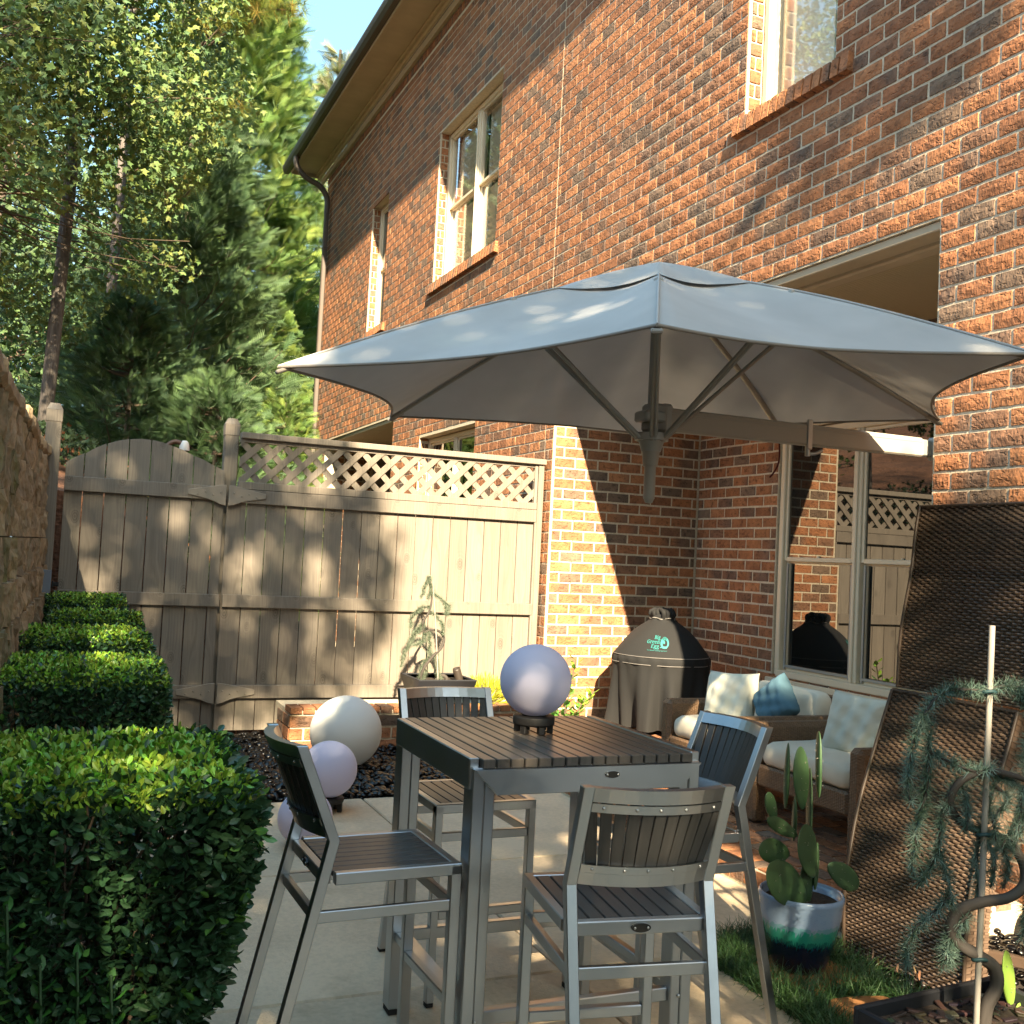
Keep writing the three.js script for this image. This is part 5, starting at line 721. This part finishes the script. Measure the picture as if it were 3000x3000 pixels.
// ---------------------------------------------------------------- pebbles, mondo grass, stepping stones
{
  const bed = struct('pebble_bed', [bx(3.6, 0.06, 2.3, 1.5, -0.045, -7.63, 0.01), bx(1.9, 0.06, 3.0, 3.42, -0.055, -2.22, 0.01)], M.soil); const l = [], g = ball(1, 0, 0, 0, 1, 1, 1, 10, 7), c = [];
  const add = (x, z, s, y = 0) => { const k = rr(0.6, 1.5); l.push([mat4(x, y + s * 0.2, z, rr(-0.5, 0.5), rr(0, 6.3), rr(-0.5, 0.5), s * rr(0.9, 1.5), s * rr(0.45, 0.7), s), [0.028 * k, 0.028 * k, 0.032 * k]]); };
  for (let i = 0; i < 7500; i++) { const x = rr(0.35, 3.26), z = rr(-8.75, -6.52); if (z < -8.05 && x > 1.7) continue; add(x, z, rr(0.016, 0.032), rr(-0.015, 0.03)); }
  for (let i = 0; i < 1500; i++) { const x = rr(2.55, 4.0), z = rr(-3.62, -1.6); add(x, z, rr(0.012, 0.024), rr(-0.02, 0.005)); } scatter('black_pebbles', g, M.pebble, l, scene); scene.children.at(-1).userData.label = 'shiny black river pebbles filling the planting beds'; scene.children.at(-1).userData.category = 'pebbles';
  const fl = []; for (let i = 0; i < 22; i++) fl.push([mat4(rr(2.95, 3.2), 0.025, rr(-3.6, -2.7), rr(-0.3, 0.3), rr(0, 6), rr(-0.3, 0.3), rr(0.5, 1.1)), [rr(0.3, 0.5), rr(0.18, 0.3), rr(0.09, 0.16)]]); scatter('fallen_leaves', leafQuad(0.05, 0.02), M.leafSoft, fl, scene); Object.assign(scene.children.at(-1).userData, { label: 'dry tan leaves fallen on the pebbles by the chaise', category: 'leaves' });
  const st = (x, z, w, d, a, lab) => { const pts = []; for (let i = 0; i < 14; i++) { const t = i / 14 * 6.283, q = Math.pow(Math.abs(Math.cos(t)) ** 4 + Math.abs(Math.sin(t)) ** 4, -0.25) * (0.95 + R() * 0.08); pts.push([Math.cos(t) * w / 2 * q, Math.sin(t) * d / 2 * q]); } const o = mesh('stepping_stone', boxUV(extr(pts, 0.04, 0.006).rotateX(-Math.PI / 2)), M.flag); o.position.set(x, 0.012, z); o.rotation.y = a; tag(o, lab, 'stepping stone'); };
  st(2.74, -3.3, 0.36, 0.34, 0.2, 'orange flagstone under the glazed cactus pot'); st(2.74, -2.92, 0.3, 0.26, -0.15, 'orange flagstone between the grass and the planter box');
  const bl = [], inStone = (x, z) => (Math.abs(x - 2.74) < 0.15 && Math.abs(z + 2.92) < 0.13) || Math.hypot(x - 2.735, z + 3.33) < 0.15;
  for (let i = 0; i < 15000; i++) { const z = rr(-3.74, -2.5), x = rr(2.46 + Math.max(0, (-3.5 - z)) * 0.9, 3.02 - Math.max(0, z + 3.3) * 0.12); if (inStone(x, z)) continue; const cx = Math.round(x / 0.075) * 0.075, cz = Math.round(z / 0.075) * 0.075, dx = x - cx + rr(-0.02, 0.02), dz = z - cz + rr(-0.02, 0.02), d = V(dx * 12 + rr(-0.4, 0.4), rr(0.5, 1.1), dz * 12 + rr(-0.4, 0.4)), s = rr(0.6, 1.15), k = rr(0.7, 1.5); bl.push([new THREE.Matrix4().compose(V(x, -0.005, z), dirQ(d, R() * 6.3), V(1, s, 1)), [0.045 * k, 0.105 * k, 0.03 * k]]); }
  const P = []; for (let i = 0; i < 4; i++) { const f = (t) => [0.003 * (1 - t * 0.9), 0.085 * t * (1 - 0.15 * t), 0.055 * t * t * t + 0.02 * t * t]; const [w0, y0, z0] = f(i / 4), [w1, y1, z1] = f((i + 1) / 4); P.push(-w0, y0, z0, w0, y0, z0, w1, y1, z1, -w0, y0, z0, w1, y1, z1, -w1, y1, z1); } const g2 = new THREE.BufferGeometry(); g2.setAttribute('position', new THREE.Float32BufferAttribute(P, 3)); g2.computeVertexNormals(); boxUV(g2);
  const o = scatter('mondo_grass', g2, M.blade, bl, scene); o.userData.label = 'dwarf mondo grass along the patio edge round the pot'; o.userData.category = 'grass';
}
// ---------------------------------------------------------------- clipped hedges
function hedge(label, x0, x1, z0, z1, H, dens, ls, seed) {
  const o = thing('clipped_hedge', label, 'hedge', [(x0 + x1) / 2, 0, (z0 + z1) / 2], 0, 'clipped hedges along the retaining wall'), rs = rngOf(seed), W = x1 - x0, D = z1 - z0, q = (a, b) => a + (b - a) * rs(), up = [], side = [], stems = [];
  const wid = (y) => 0.66 + 0.34 * sstep(0.25, 0.78, y / H) - 0.05 * sstep(0.92, 1, y / H); // narrower below, as clipped
  const n = Math.round(dens * (W * D + 2 * H * (W + D)));
  for (let i = 0; i < n; i++) {
    const top = rs() < (W * D) / (W * D + 1.7 * H * (W + D)) + 0.06, inset = Math.pow(rs(), 1.7) * 0.13; let p, d;
    if (top) { p = V(q(-W / 2, W / 2) * 0.99, H - inset * 0.8 + q(-0.012, 0.012), q(-D / 2, D / 2) * 0.99); const e = Math.max(Math.abs(p.x) / W, Math.abs(p.z) / D) * 2; p.y -= 0.07 * Math.max(0, e - 0.8) * 5 * 0.4; d = V(q(-1, 1), q(0.3, 1.2), q(-1, 1)); }
    else { const y = H * Math.pow(rs(), 0.8), f = Math.floor(rs() * 4), w = wid(y), hx = W / 2 * w, hz = D / 2 * (0.9 + 0.1 * w); const sgn = f % 2 ? 1 : -1; if (f < 2) { p = V(sgn * (hx - inset), y, q(-hz, hz)); d = V(sgn * q(0.3, 1), q(-0.5, 0.9), q(-1, 1)); } else { p = V(q(-hx, hx), y, sgn * (hz - inset)); d = V(q(-1, 1), q(-0.5, 0.9), sgn * q(0.3, 1)); } const b = (vn(p.x * 5 + 20, p.y * 5 + p.z * 5 + 20, 99, 99, seed % 7) - 0.5) * 0.09; p.x += Math.sign(p.x) * b * 0.6; p.z += Math.sign(p.z) * b * 0.6; }
    const young = (top && inset < 0.07 && rs() < 0.88) || (p.y > H - 0.07 && rs() < 0.5), k = q(0.75, 1.4), s = ls * (young ? q(0.5, 0.85) : q(0.7, 1.25)); (top ? up : side).push([new THREE.Matrix4().compose(p, dirQ(d, rs() * 6.3), V(s, s, s)), young ? [q(0.14, 0.28) * k, q(0.30, 0.44) * k, 0.04 * k] : rs() < 0.06 ? [0.09 * k, 0.22 * k, 0.04 * k] : [0.028 * k, 0.074 * k, 0.03 * k]]);
  }
  for (let i = 0; i < 46; i++) { const a = rs() * 6.283, r = q(0.5, 0.92), bx0 = Math.cos(a) * W * 0.25, bz = Math.sin(a) * D * 0.3, tx = clamp(Math.cos(a) * W * 0.62 * r, -W * 0.46, W * 0.46), tz = clamp(Math.sin(a) * D * 0.7 * r, -D * 0.47, D * 0.47); stems.push(tube([V(bx0, 0, bz), V(bx0 * 1.3 + q(-0.04, 0.04), H * 0.35, bz * 1.3), V((bx0 + tx) / 2 + q(-0.03, 0.03), H * 0.65, (bz + tz) / 2), V(tx, H * q(0.85, 0.98), tz)], (t) => 0.009 - 0.006 * t, 5, 10)); }
  const m = mesh('stems', stems, M.twig, o); const L = leafQuad(1, 0.5); scatter('foliage', L, M.leaf, [...up, ...side], o);
  for (let k = 0; k < 5; k++) { const f = [V(W * 0.2 * (k - 2) * 0.4, H * q(0.2, 0.5), D / 2 * 0.86)][0], pts = [f, f.clone().add(V(0.01, 0.12, 0.05)), f.clone().add(V(0.0, 0.28, 0.07))], cv = new THREE.CatmullRomCurve3(pts), lf = []; mesh('shoot', tube(pts, 0.004, 5, 8), M.cactus, o); for (let i = 0; i < 14; i++) { const a = i * 2.3, d = V(Math.cos(a), 0.7, Math.sin(a)); lf.push([new THREE.Matrix4().compose(cv.getPointAt(i / 14), dirQ(d, 0), V(1, 1, 1).multiplyScalar(ls * 1.25)), [0.05, q(0.14, 0.2), 0.03]]); } scatter('shoot_leaves', L, M.leaf, lf, o); }
}
hedge('nearest and largest clipped hedge at the lower left', -0.45, 0.5, -3.38, -2.62, 0.98, 9500, 0.037, 501);
hedge('second clipped hedge from the camera with bright green top', -0.4, 0.48, -5.55, -4.75, 0.99, 8500, 0.034, 502);
hedge('third clipped hedge from the camera, dark and glossy', -0.3, 0.5, -6.75, -6.15, 1.03, 8000, 0.032, 503);
hedge('fourth clipped hedge, low strip before the gate post', 0.0, 0.56, -7.65, -7.3, 1.07, 8000, 0.03, 504);
hedge('farthest small clipped hedge against the gate', -0.03, 0.5, -8.5, -8.15, 1.135, 8000, 0.03, 505);

// ---------------------------------------------------------------- trees
const n3 = (p, f, s) => (vn(p.x * f + 100, p.y * f + 100 + p.z * f * 0.37, 1024, 1024, s) + vn(p.z * f + 100, p.y * f + 60 - p.x * f * 0.31, 1024, 1024, s + 3)) / 2;
const starLeaf = (() => { // five-lobed leaf
  const P = [], pts = []; for (let i = 0; i < 10; i++) { const a = Math.PI / 2 + (i / 10) * Math.PI * 2, r = i % 2 ? 0.26 : i === 0 ? 0.6 : i === 4 || i === 6 ? 0.36 : 0.52; pts.push([Math.cos(a) * r, Math.sin(a) * r + 0.38]); }
  for (let i = 0; i < 10; i++) { const a = pts[i], b = pts[(i + 1) % 10]; P.push(0, 0.38, 0.05, a[0], a[1], -0.06 * Math.abs(a[0]) * 4, b[0], b[1], -0.06 * Math.abs(b[0]) * 4); }
  const g = new THREE.BufferGeometry(); g.setAttribute('position', new THREE.Float32BufferAttribute(P, 3)); g.computeVertexNormals(); return boxUV(g);
})();
function broadleaf(name, label, base, trunkTop, r, blobs, size, tints, seed, o = {}) { // blobs: [x, y, z, rx, ry, rz, leaves per m3]
  const t = thing(name, label, 'tree', base, 0, o.group), rs = rngOf(seed), q = (a, b) => a + (b - a) * rs(), B = V(...base), top = V(...trunkTop).sub(B), br = [], lf = [];
  mesh('trunk', tube([V(0, -0.3, 0), top.clone().multiplyScalar(0.35).add(V(0.06, 0, 0.05)), top.clone().multiplyScalar(0.7).add(V(-0.05, 0, 0)), top], (k) => r * (1 - 0.7 * k), 12, 24), o.bark ?? M.bark, t);
  for (const [x, y, z, rx, ry, rz, d] of blobs) {
    const c = V(x, y, z).sub(B), n = Math.round(4.19 * rx * ry * rz * d), s0 = top.clone().multiplyScalar(clamp((c.y - 1) / Math.max(1, top.y), 0.35, 0.95));
    for (let k = 0; k < 7; k++) { const e = c.clone().add(V(q(-0.8, 0.8) * rx, q(-0.7, 0.7) * ry, q(-0.8, 0.8) * rz)); const s1 = top.clone().multiplyScalar(clamp((c.y - 1 + q(-0.8, 0.6)) / Math.max(1, top.y), 0.3, 0.97)); br.push(tube([s1, s1.clone().lerp(c, 0.35).add(V(q(-0.3, 0.3), q(0.1, 0.6), q(-0.4, 0.4))), s1.clone().lerp(c, 0.75).add(V(q(-0.3, 0.3), q(-0.1, 0.5), q(-0.4, 0.4))), e], (u) => Math.max(0.004, r * 0.14 * (1 - u)), 5, 12)); }
    for (let i = 0; i < n; i++) { const v = V(q(-1, 1), q(-1, 1), q(-1, 1)); if (v.lengthSq() > 1 * (0.72 + 0.5 * n3(v.clone().multiplyScalar(2).add(c), 1.1, 2))) continue; const p = c.clone().add(V(v.x * rx, v.y * ry, v.z * rz)); if (n3(p, o.clump ?? 2.3, 5) < (o.gap ?? 0.42)) continue;
      const d2 = V(q(-1, 1), q(-1.1, 0.35), q(-1, 1)), k = q(0.7, 1.35), s = size * q(0.7, 1.25); lf.push([new THREE.Matrix4().compose(p, dirQ(d2, q(0, 6.3)), V(s, s, s)), tints[Math.floor(rs() * tints.length)].map((c2) => c2 * k)]); }
  }
  mesh('branches', br, M.twig, t); const cr = scatter('crown', o.leaf ?? starLeaf, M.leafSoft, lf, t); return t;
}
const sprayLeaf = (() => { // flat feathery conifer spray along +y
  const P = [], tri = (a, b, c) => P.push(...a, ...b, ...c); for (let i = 0; i < 9; i++) { const y = 0.08 + i * 0.1, L = 0.3 * Math.sin(Math.PI * (0.18 + 0.75 * (1 - i / 9))) + 0.05; for (const s of [-1, 1]) tri([0, y - 0.02, 0], [0, y + 0.05, 0.01], [s * L, y + L * 0.8, -0.12 * L * L * 6]); } tri([-0.012, 0, 0], [0.012, 0, 0], [0, 1, -0.06]); const g = new THREE.BufferGeometry(); g.setAttribute('position', new THREE.Float32BufferAttribute(P, 3)); g.computeVertexNormals(); return boxUV(g);
})();
function conifer(name, label, base, H, rad, n, tints, seed, size, o = {}) { // upswept plumes in tiers round a straight trunk
  const t = thing(name, label, 'tree', base, 0, o.group), rs = rngOf(seed), q = (a, b) => a + (b - a) * rs(), br = [], lf = [];
  mesh('trunk', tube([V(0, -0.3, 0), V(0, H * 0.5, 0), V(0, H * 0.97, 0)], (k) => 0.16 * H / 10 * (1 - 0.9 * k) + 0.01, 10, 12), M.bark, t);
  for (let i = 0; i < n; i++) {
    const f = Math.pow(rs(), 0.85), y = H * (0.02 + 0.94 * f), rr0 = rad * Math.pow(1 - f, 0.7) * (0.55 + 0.6 * rs()) + 0.12, a = rs() * 6.283, dir = V(Math.cos(a), 0, Math.sin(a)), s0 = V(0, y, 0), e = dir.clone().multiplyScalar(rr0).add(V(0, y + rr0 * q(0.1, 0.6), 0)), mid = s0.clone().lerp(e, 0.55).add(V(0, -0.12 * rr0, 0));
    if (i % 5 === 0) br.push(tube([s0, mid, e], (u) => 0.022 * (1 - u) + 0.004, 4, 6));
    const m = 7 + Math.floor(rr0 * 9), cv = new THREE.QuadraticBezierCurve3(s0, mid, e);
    for (let k = 0; k < m; k++) { const u = 0.32 + 0.68 * Math.pow((k + rs()) / m, 0.8), p = cv.getPoint(u).add(V(q(-1, 1), q(-0.6, 0.6), q(-1, 1)).multiplyScalar(0.13 * rr0 * 0.7)), d = dir.clone().multiplyScalar(0.8).add(V(q(-0.7, 0.7), q(-0.05, 0.75), q(-0.7, 0.7))), s = size * q(0.65, 1.25), kk = q(0.7, 1.35); lf.push([new THREE.Matrix4().compose(p, dirQ(d, q(0, 6.3)), V(s, s, s)), tints[Math.floor(rs() * tints.length)].map((c) => c * kk)]); }
  }
  mesh('branches', br, M.twig, t); scatter('crown', sprayLeaf, M.leafSoft, lf, t); return t;
}
const longTuft = needleTuft(1, 26, 61, 0.011);
function pine(label, base, H, r, lean, tufts, seed, tints, dead = 0) { // bare straight trunk, needle plumes on high boughs: [x, y, z, spread, count] in the world
  const t = thing('pine_tree', label, 'tree', base, 0, 'pines on the hillside'), rs = rngOf(seed), q = (a, b) => a + (b - a) * rs(), B = V(...base), top = V(lean[0], H, lean[1]); const br = [], lf = [];
  mesh('trunk', tube([V(0, -0.4, 0), top.clone().multiplyScalar(0.3).add(V(0.03, 0, 0)), top.clone().multiplyScalar(0.65).add(V(-0.02, 0, 0)), top], (k) => r * (1 - 0.6 * k), 14, 24), M.barkGrey, t);
  for (const [x, y, z, sp, n] of tufts) { const c = V(x, y, z).sub(B), s0 = top.clone().multiplyScalar(clamp((c.y - sp * 0.4) / H, 0.1, 0.95)); for (let k = 0; k < 4; k++) { const e = c.clone().add(V(q(-1, 1), q(-0.3, 0.5), q(-1, 1)).multiplyScalar(sp)), cv = new THREE.QuadraticBezierCurve3(s0, s0.clone().lerp(c, 0.7).add(V(0, 0.15, 0)), e); br.push(tube([s0, cv.getPoint(0.5), e], (u) => 0.03 * (1 - u) + 0.005, 5, 10)); for (let i = 0; i < n / 4; i++) { const u = 0.6 + 0.4 * rs(), p = cv.getPoint(u).add(V(q(-1, 1), q(-0.5, 0.5), q(-1, 1)).multiplyScalar(sp * 0.28)), d = cv.getTangent(u).add(V(q(-0.7, 0.7), q(-0.3, 0.9), q(-0.7, 0.7))), s = q(0.17, 0.28), kk = q(0.8, 1.3); lf.push([new THREE.Matrix4().compose(p, dirQ(d, 0), V(s, s, s)), tints[Math.floor(rs() * tints.length)].map((v) => v * kk)]); } } }
  for (let i = 0; i < dead; i++) { const y = H * q(0.12, 0.5), a = q(0, 6.28), L = q(0.5, 1.4), s0 = top.clone().multiplyScalar(y / H); br.push(tube([s0, s0.clone().add(V(Math.cos(a) * L * 0.5, 0.05, Math.sin(a) * L * 0.5)), s0.clone().add(V(Math.cos(a + 0.2) * L, q(-0.25, 0.1), Math.sin(a + 0.2) * L))], (u) => 0.012 * (1 - u) + 0.002, 4, 8)); }
  if (br.length) mesh('branches', br, M.twig, t); if (lf.length) scatter('crown', longTuft, M.needle, lf, t); return t;
}
const GC = [[0.10, 0.19, 0.03], [0.14, 0.23, 0.035], [0.07, 0.15, 0.035], [0.19, 0.26, 0.04]], GD = [[0.075, 0.15, 0.05], [0.10, 0.18, 0.055], [0.055, 0.12, 0.045]], GM = [[0.09, 0.17, 0.04], [0.12, 0.2, 0.045], [0.15, 0.21, 0.045], [0.18, 0.22, 0.04], [0.07, 0.15, 0.05]];
conifer('cypress_tree', 'tall feathery cypress rising beside the far end of the house', [3.3, 0.3, -23.2], 15, 2.7, 1150, GC, 41, 0.36);
conifer('cypress_tree', 'bright green cypress low against the corner downspout', [3.5, 0, -20.6], 6.5, 1.5, 420, GC, 42, 0.27);
conifer('cypress_tree', 'dark cypress in the middle of the trees behind the fence post', [1.55, 1.6, -17.2], 8.5, 1.9, 600, GD, 43, 0.29);
conifer('juniper_tree', 'dark bushy juniper behind the arched gate', [0.75, 1.9, -14.6], 2.9, 1.15, 300, GD, 44, 0.2);
conifer('juniper_tree', 'low dark juniper behind the middle fence post', [1.75, 1.0, -13.6], 2.7, 1.1, 300, GD, 45, 0.2);
conifer('juniper_tree', 'lit green juniper behind the lattice next to the downspout', [2.95, 0.2, -15.4], 3.6, 0.85, 300, GC, 46, 0.2);
conifer('cypress_tree', 'slim pale tree top showing above the gutter', [5.6, 0, -25], 14.2, 1.0, 260, [[0.3, 0.3, 0.16], [0.2, 0.24, 0.1]], 47, 0.4);
pine('grey pine trunk rising behind the left gate post', [-0.24, 2.3, -13.0], 13, 0.085, [0.35, -0.4], [[-1.4, 11.5, -13.2, 1.2, 90]], 51, GM, 9);
pine('second pine trunk among the leaves behind the gate', [0.42, 2.4, -16.2], 14, 0.085, [0.25, 0], [[0.2, 12.5, -16, 1.3, 120]], 52, GM, 12);
pine('thin pine with sunlit orange-tinged needles at the top of the sky gap', [1.1, 2.0, -19], 13.5, 0.12, [0.3, 3], [[2.5, 9.75, -15.2, 0.62, 150], [2.0, 9.2, -15.3, 0.6, 130], [2.95, 10.3, -15.2, 0.6, 130], [1.6, 9.9, -15.6, 0.7, 120], [2.1, 10.5, -15.3, 0.7, 120], [1.75, 7.7, -15.0, 0.4, 60], [1.2, 6.35, -14.2, 0.3, 36]], 53, [[0.2, 0.22, 0.03], [0.26, 0.19, 0.03], [0.14, 0.2, 0.03], [0.18, 0.24, 0.03]], 14);
broadleaf('maple_tree', 'spreading maple whose leafy boughs fill the upper left', [-2.7, 2.6, -11.8], [-2.2, 9.5, -11.5], 0.16, [[-1.15, 4.5, -12.6, 1.0, 0.7, 0.8, 1200], [-0.3, 4.3, -13.6, 0.8, 0.55, 0.7, 1100], [0.55, 5.0, -13.4, 0.8, 0.6, 0.7, 1000], [-0.55, 7.2, -10.4, 0.9, 0.8, 0.7, 1100], [-1.1, 6.6, -11.3, 1.5, 1.5, 1.2, 1462], [0.05, 6.7, -11.8, 1.1, 1.1, 1.0, 1462], [0.75, 6.3, -12.2, 0.8, 0.75, 0.8, 1428], [-0.6, 5.1, -10.8, 0.75, 0.6, 0.7, 1462], [0.35, 5.5, -12.4, 0.85, 0.5, 0.8, 1122], [0.75, 7.7, -12.2, 0.95, 0.8, 0.9, 1360], [-0.4, 8.3, -11.6, 1.6, 1.1, 1.2, 1292], [1.5, 7.0, -13.2, 0.55, 0.7, 0.6, 1122], [1.15, 8.7, -13, 0.9, 0.7, 0.8, 1122], [-0.55, 5.6, -9.6, 0.5, 0.9, 0.5, 1122], [-0.25, 6.0, -9.4, 0.55, 0.5, 0.5, 1122], [0.9, 4.75, -12.6, 0.45, 0.35, 0.5, 884]], 0.088, GM, 61, { gap: 0.33, clump: 2.6 });
broadleaf('oak_tree', 'dim leafy tree filling the gap behind the pines', [-1.5, 2.8, -21], [-1.2, 9, -21], 0.18, [[-2.4, 4.6, -17.5, 1.6, 1.7, 1.2, 260], [-0.6, 4.4, -18, 1.1, 1.5, 1.0, 260], [-3.2, 7.5, -17, 1.6, 2.2, 1.2, 200], [-1.8, 6.2, -21, 2.2, 2.6, 1.5, 160], [0.8, 5.2, -22, 1.8, 2.4, 1.4, 110], [0.5, 9.5, -21, 2.4, 2.6, 1.6, 90], [-1.5, 11.5, -20, 2.4, 2.2, 1.6, 90]], 0.16, GD.concat(GM.slice(0, 1)), 62, { gap: 0.38, clump: 1.2 });
{ // understorey and far wood: one mass
  const l = [], rs = rngOf(71), q = (a, b) => a + (b - a) * rs(); for (let i = 0; i < 30000; i++) { const x = q(-14, 4.2), z = q(-44, -27), y = q(0, 1) ** 0.9 * 12 + 1; if (n3(V(x, y, z), 0.55, 8) < 0.42) continue; const s = q(0.25, 0.5), k = q(0.6, 1.4); l.push([new THREE.Matrix4().compose(V(x, y, z), dirQ(V(q(-1, 1), q(-1, 0.6), q(-1, 1)), q(0, 6)), V(s, s, s)), [0.05 * k, 0.09 * k, 0.022 * k]]); }
  const o = scatter('woodland', starLeaf, M.leafSoft, l, scene); Object.assign(o.userData, { label: 'far woodland closing the view behind the pines and cypresses', category: 'woodland' });
  const s = []; for (let i = 0; i < 5200; i++) { const x = q(-1.6, 2.4), z = q(-13.5, -10.6), g = sstep(3.3, -0.2, x) * (2.05 + 0.13 * (-9.2 - z)) + clamp(-0.4 - x, 0, 9) * 0.28 - 0.1; if (n3(V(x, 1, z), 1.3, 4) < 0.52) continue; const k = q(0.5, 1.3); s.push([new THREE.Matrix4().compose(V(x, g + q(0, 0.4), z), dirQ(V(q(-1, 1), q(0, 1), q(-1, 1)), q(0, 6)), V(1, 1, 1).multiplyScalar(q(0.05, 0.1))), rs() < 0.08 ? [0.28 * k, 0.1 * k, 0.03 * k] : [0.04 * k, 0.085 * k, 0.025 * k]]); }
  const u = scatter('ground_cover', starLeaf, M.leafSoft, s, scene); Object.assign(u.userData, { label: 'low leafy growth on the pine straw slope beyond the wall', category: 'undergrowth' });
}
// the trees behind the camera whose shade and dapples fall on the patio
broadleaf('oak_tree', 'tall leafy oak behind the camera shading the patio', [-3.2, 2.6, 7.2], [-2.8, 12.5, 6.6], 0.22, [[-2.7, 6.9, 6.4, 1.9, 3.2, 1.4, 320], [-2.3, 10.9, 6.2, 1.7, 1.6, 1.0, 620], [-0.55, 6.3, 6.2, 1.15, 2.6, 1.0, 750], [-0.15, 8.3, 6.1, 1.15, 0.95, 0.9, 850], [-0.75, 8.75, 6.1, 0.6, 0.6, 0.6, 900], [-5.2, 13.5, 6.5, 2.2, 6.0, 1.8, 130], [-7.5, 12, 6.0, 2, 6, 2, 100], [-3.4, 14.6, 6.4, 1.0, 2.2, 1.2, 150]], 0.19, GM, 81, { gap: 0.41, clump: 3.2 });
broadleaf('oak_tree', 'low leafy tree behind the camera beside the house', [2.6, 0, 8.2], [2.5, 12.4, 6.6], 0.14, [[0.9, 4.1, 6.2, 1.3, 1.5, 1.0, 350], [1.97, 11.35, 6.0, 0.47, 0.75, 0.6, 1500], [2.3, 9.9, 6.0, 0.5, 0.8, 0.5, 150], [2.8, 7.0, 6.2, 0.8, 1.2, 0.7, 260], [1.5, 7.3, 6.1, 0.72, 0.75, 0.7, 850], [1.62, 8.15, 6.1, 0.38, 0.45, 0.5, 700], [0.78, 6.2, 6.1, 0.4, 0.5, 0.5, 600], [0.5, 8.55, 6.1, 0.75, 0.65, 0.6, 480], [2.3, 4.8, 6.3, 0.9, 1.3, 0.8, 250]], 0.19, GM, 82, { gap: 0.42, clump: 3.2 });
{ // the wood behind the camera: it darkens what faces it
  const l = [], rs = rngOf(91), q = (a, b) => a + (b - a) * rs(); for (let i = 0; i < 16000; i++) { const x = q(-13, 3.8), z = q(7.4, 12), y = q(0, 5.2) + clamp(-1 - x, 0, 10) * 0.25; const s = q(0.2, 0.36), k = q(0.6, 1.3); l.push([new THREE.Matrix4().compose(V(x, y, z), dirQ(V(q(-1, 1), q(-1, 0.6), q(-1, 1)), q(0, 6)), V(s, s, s)), [0.06 * k, 0.11 * k, 0.03 * k]]); }
  const o = scatter('woodland', starLeaf, M.leafSoft, l, scene); Object.assign(o.userData, { label: 'leafy undergrowth of the wood behind the camera', category: 'woodland' });
}

renderer.render(scene, camera);
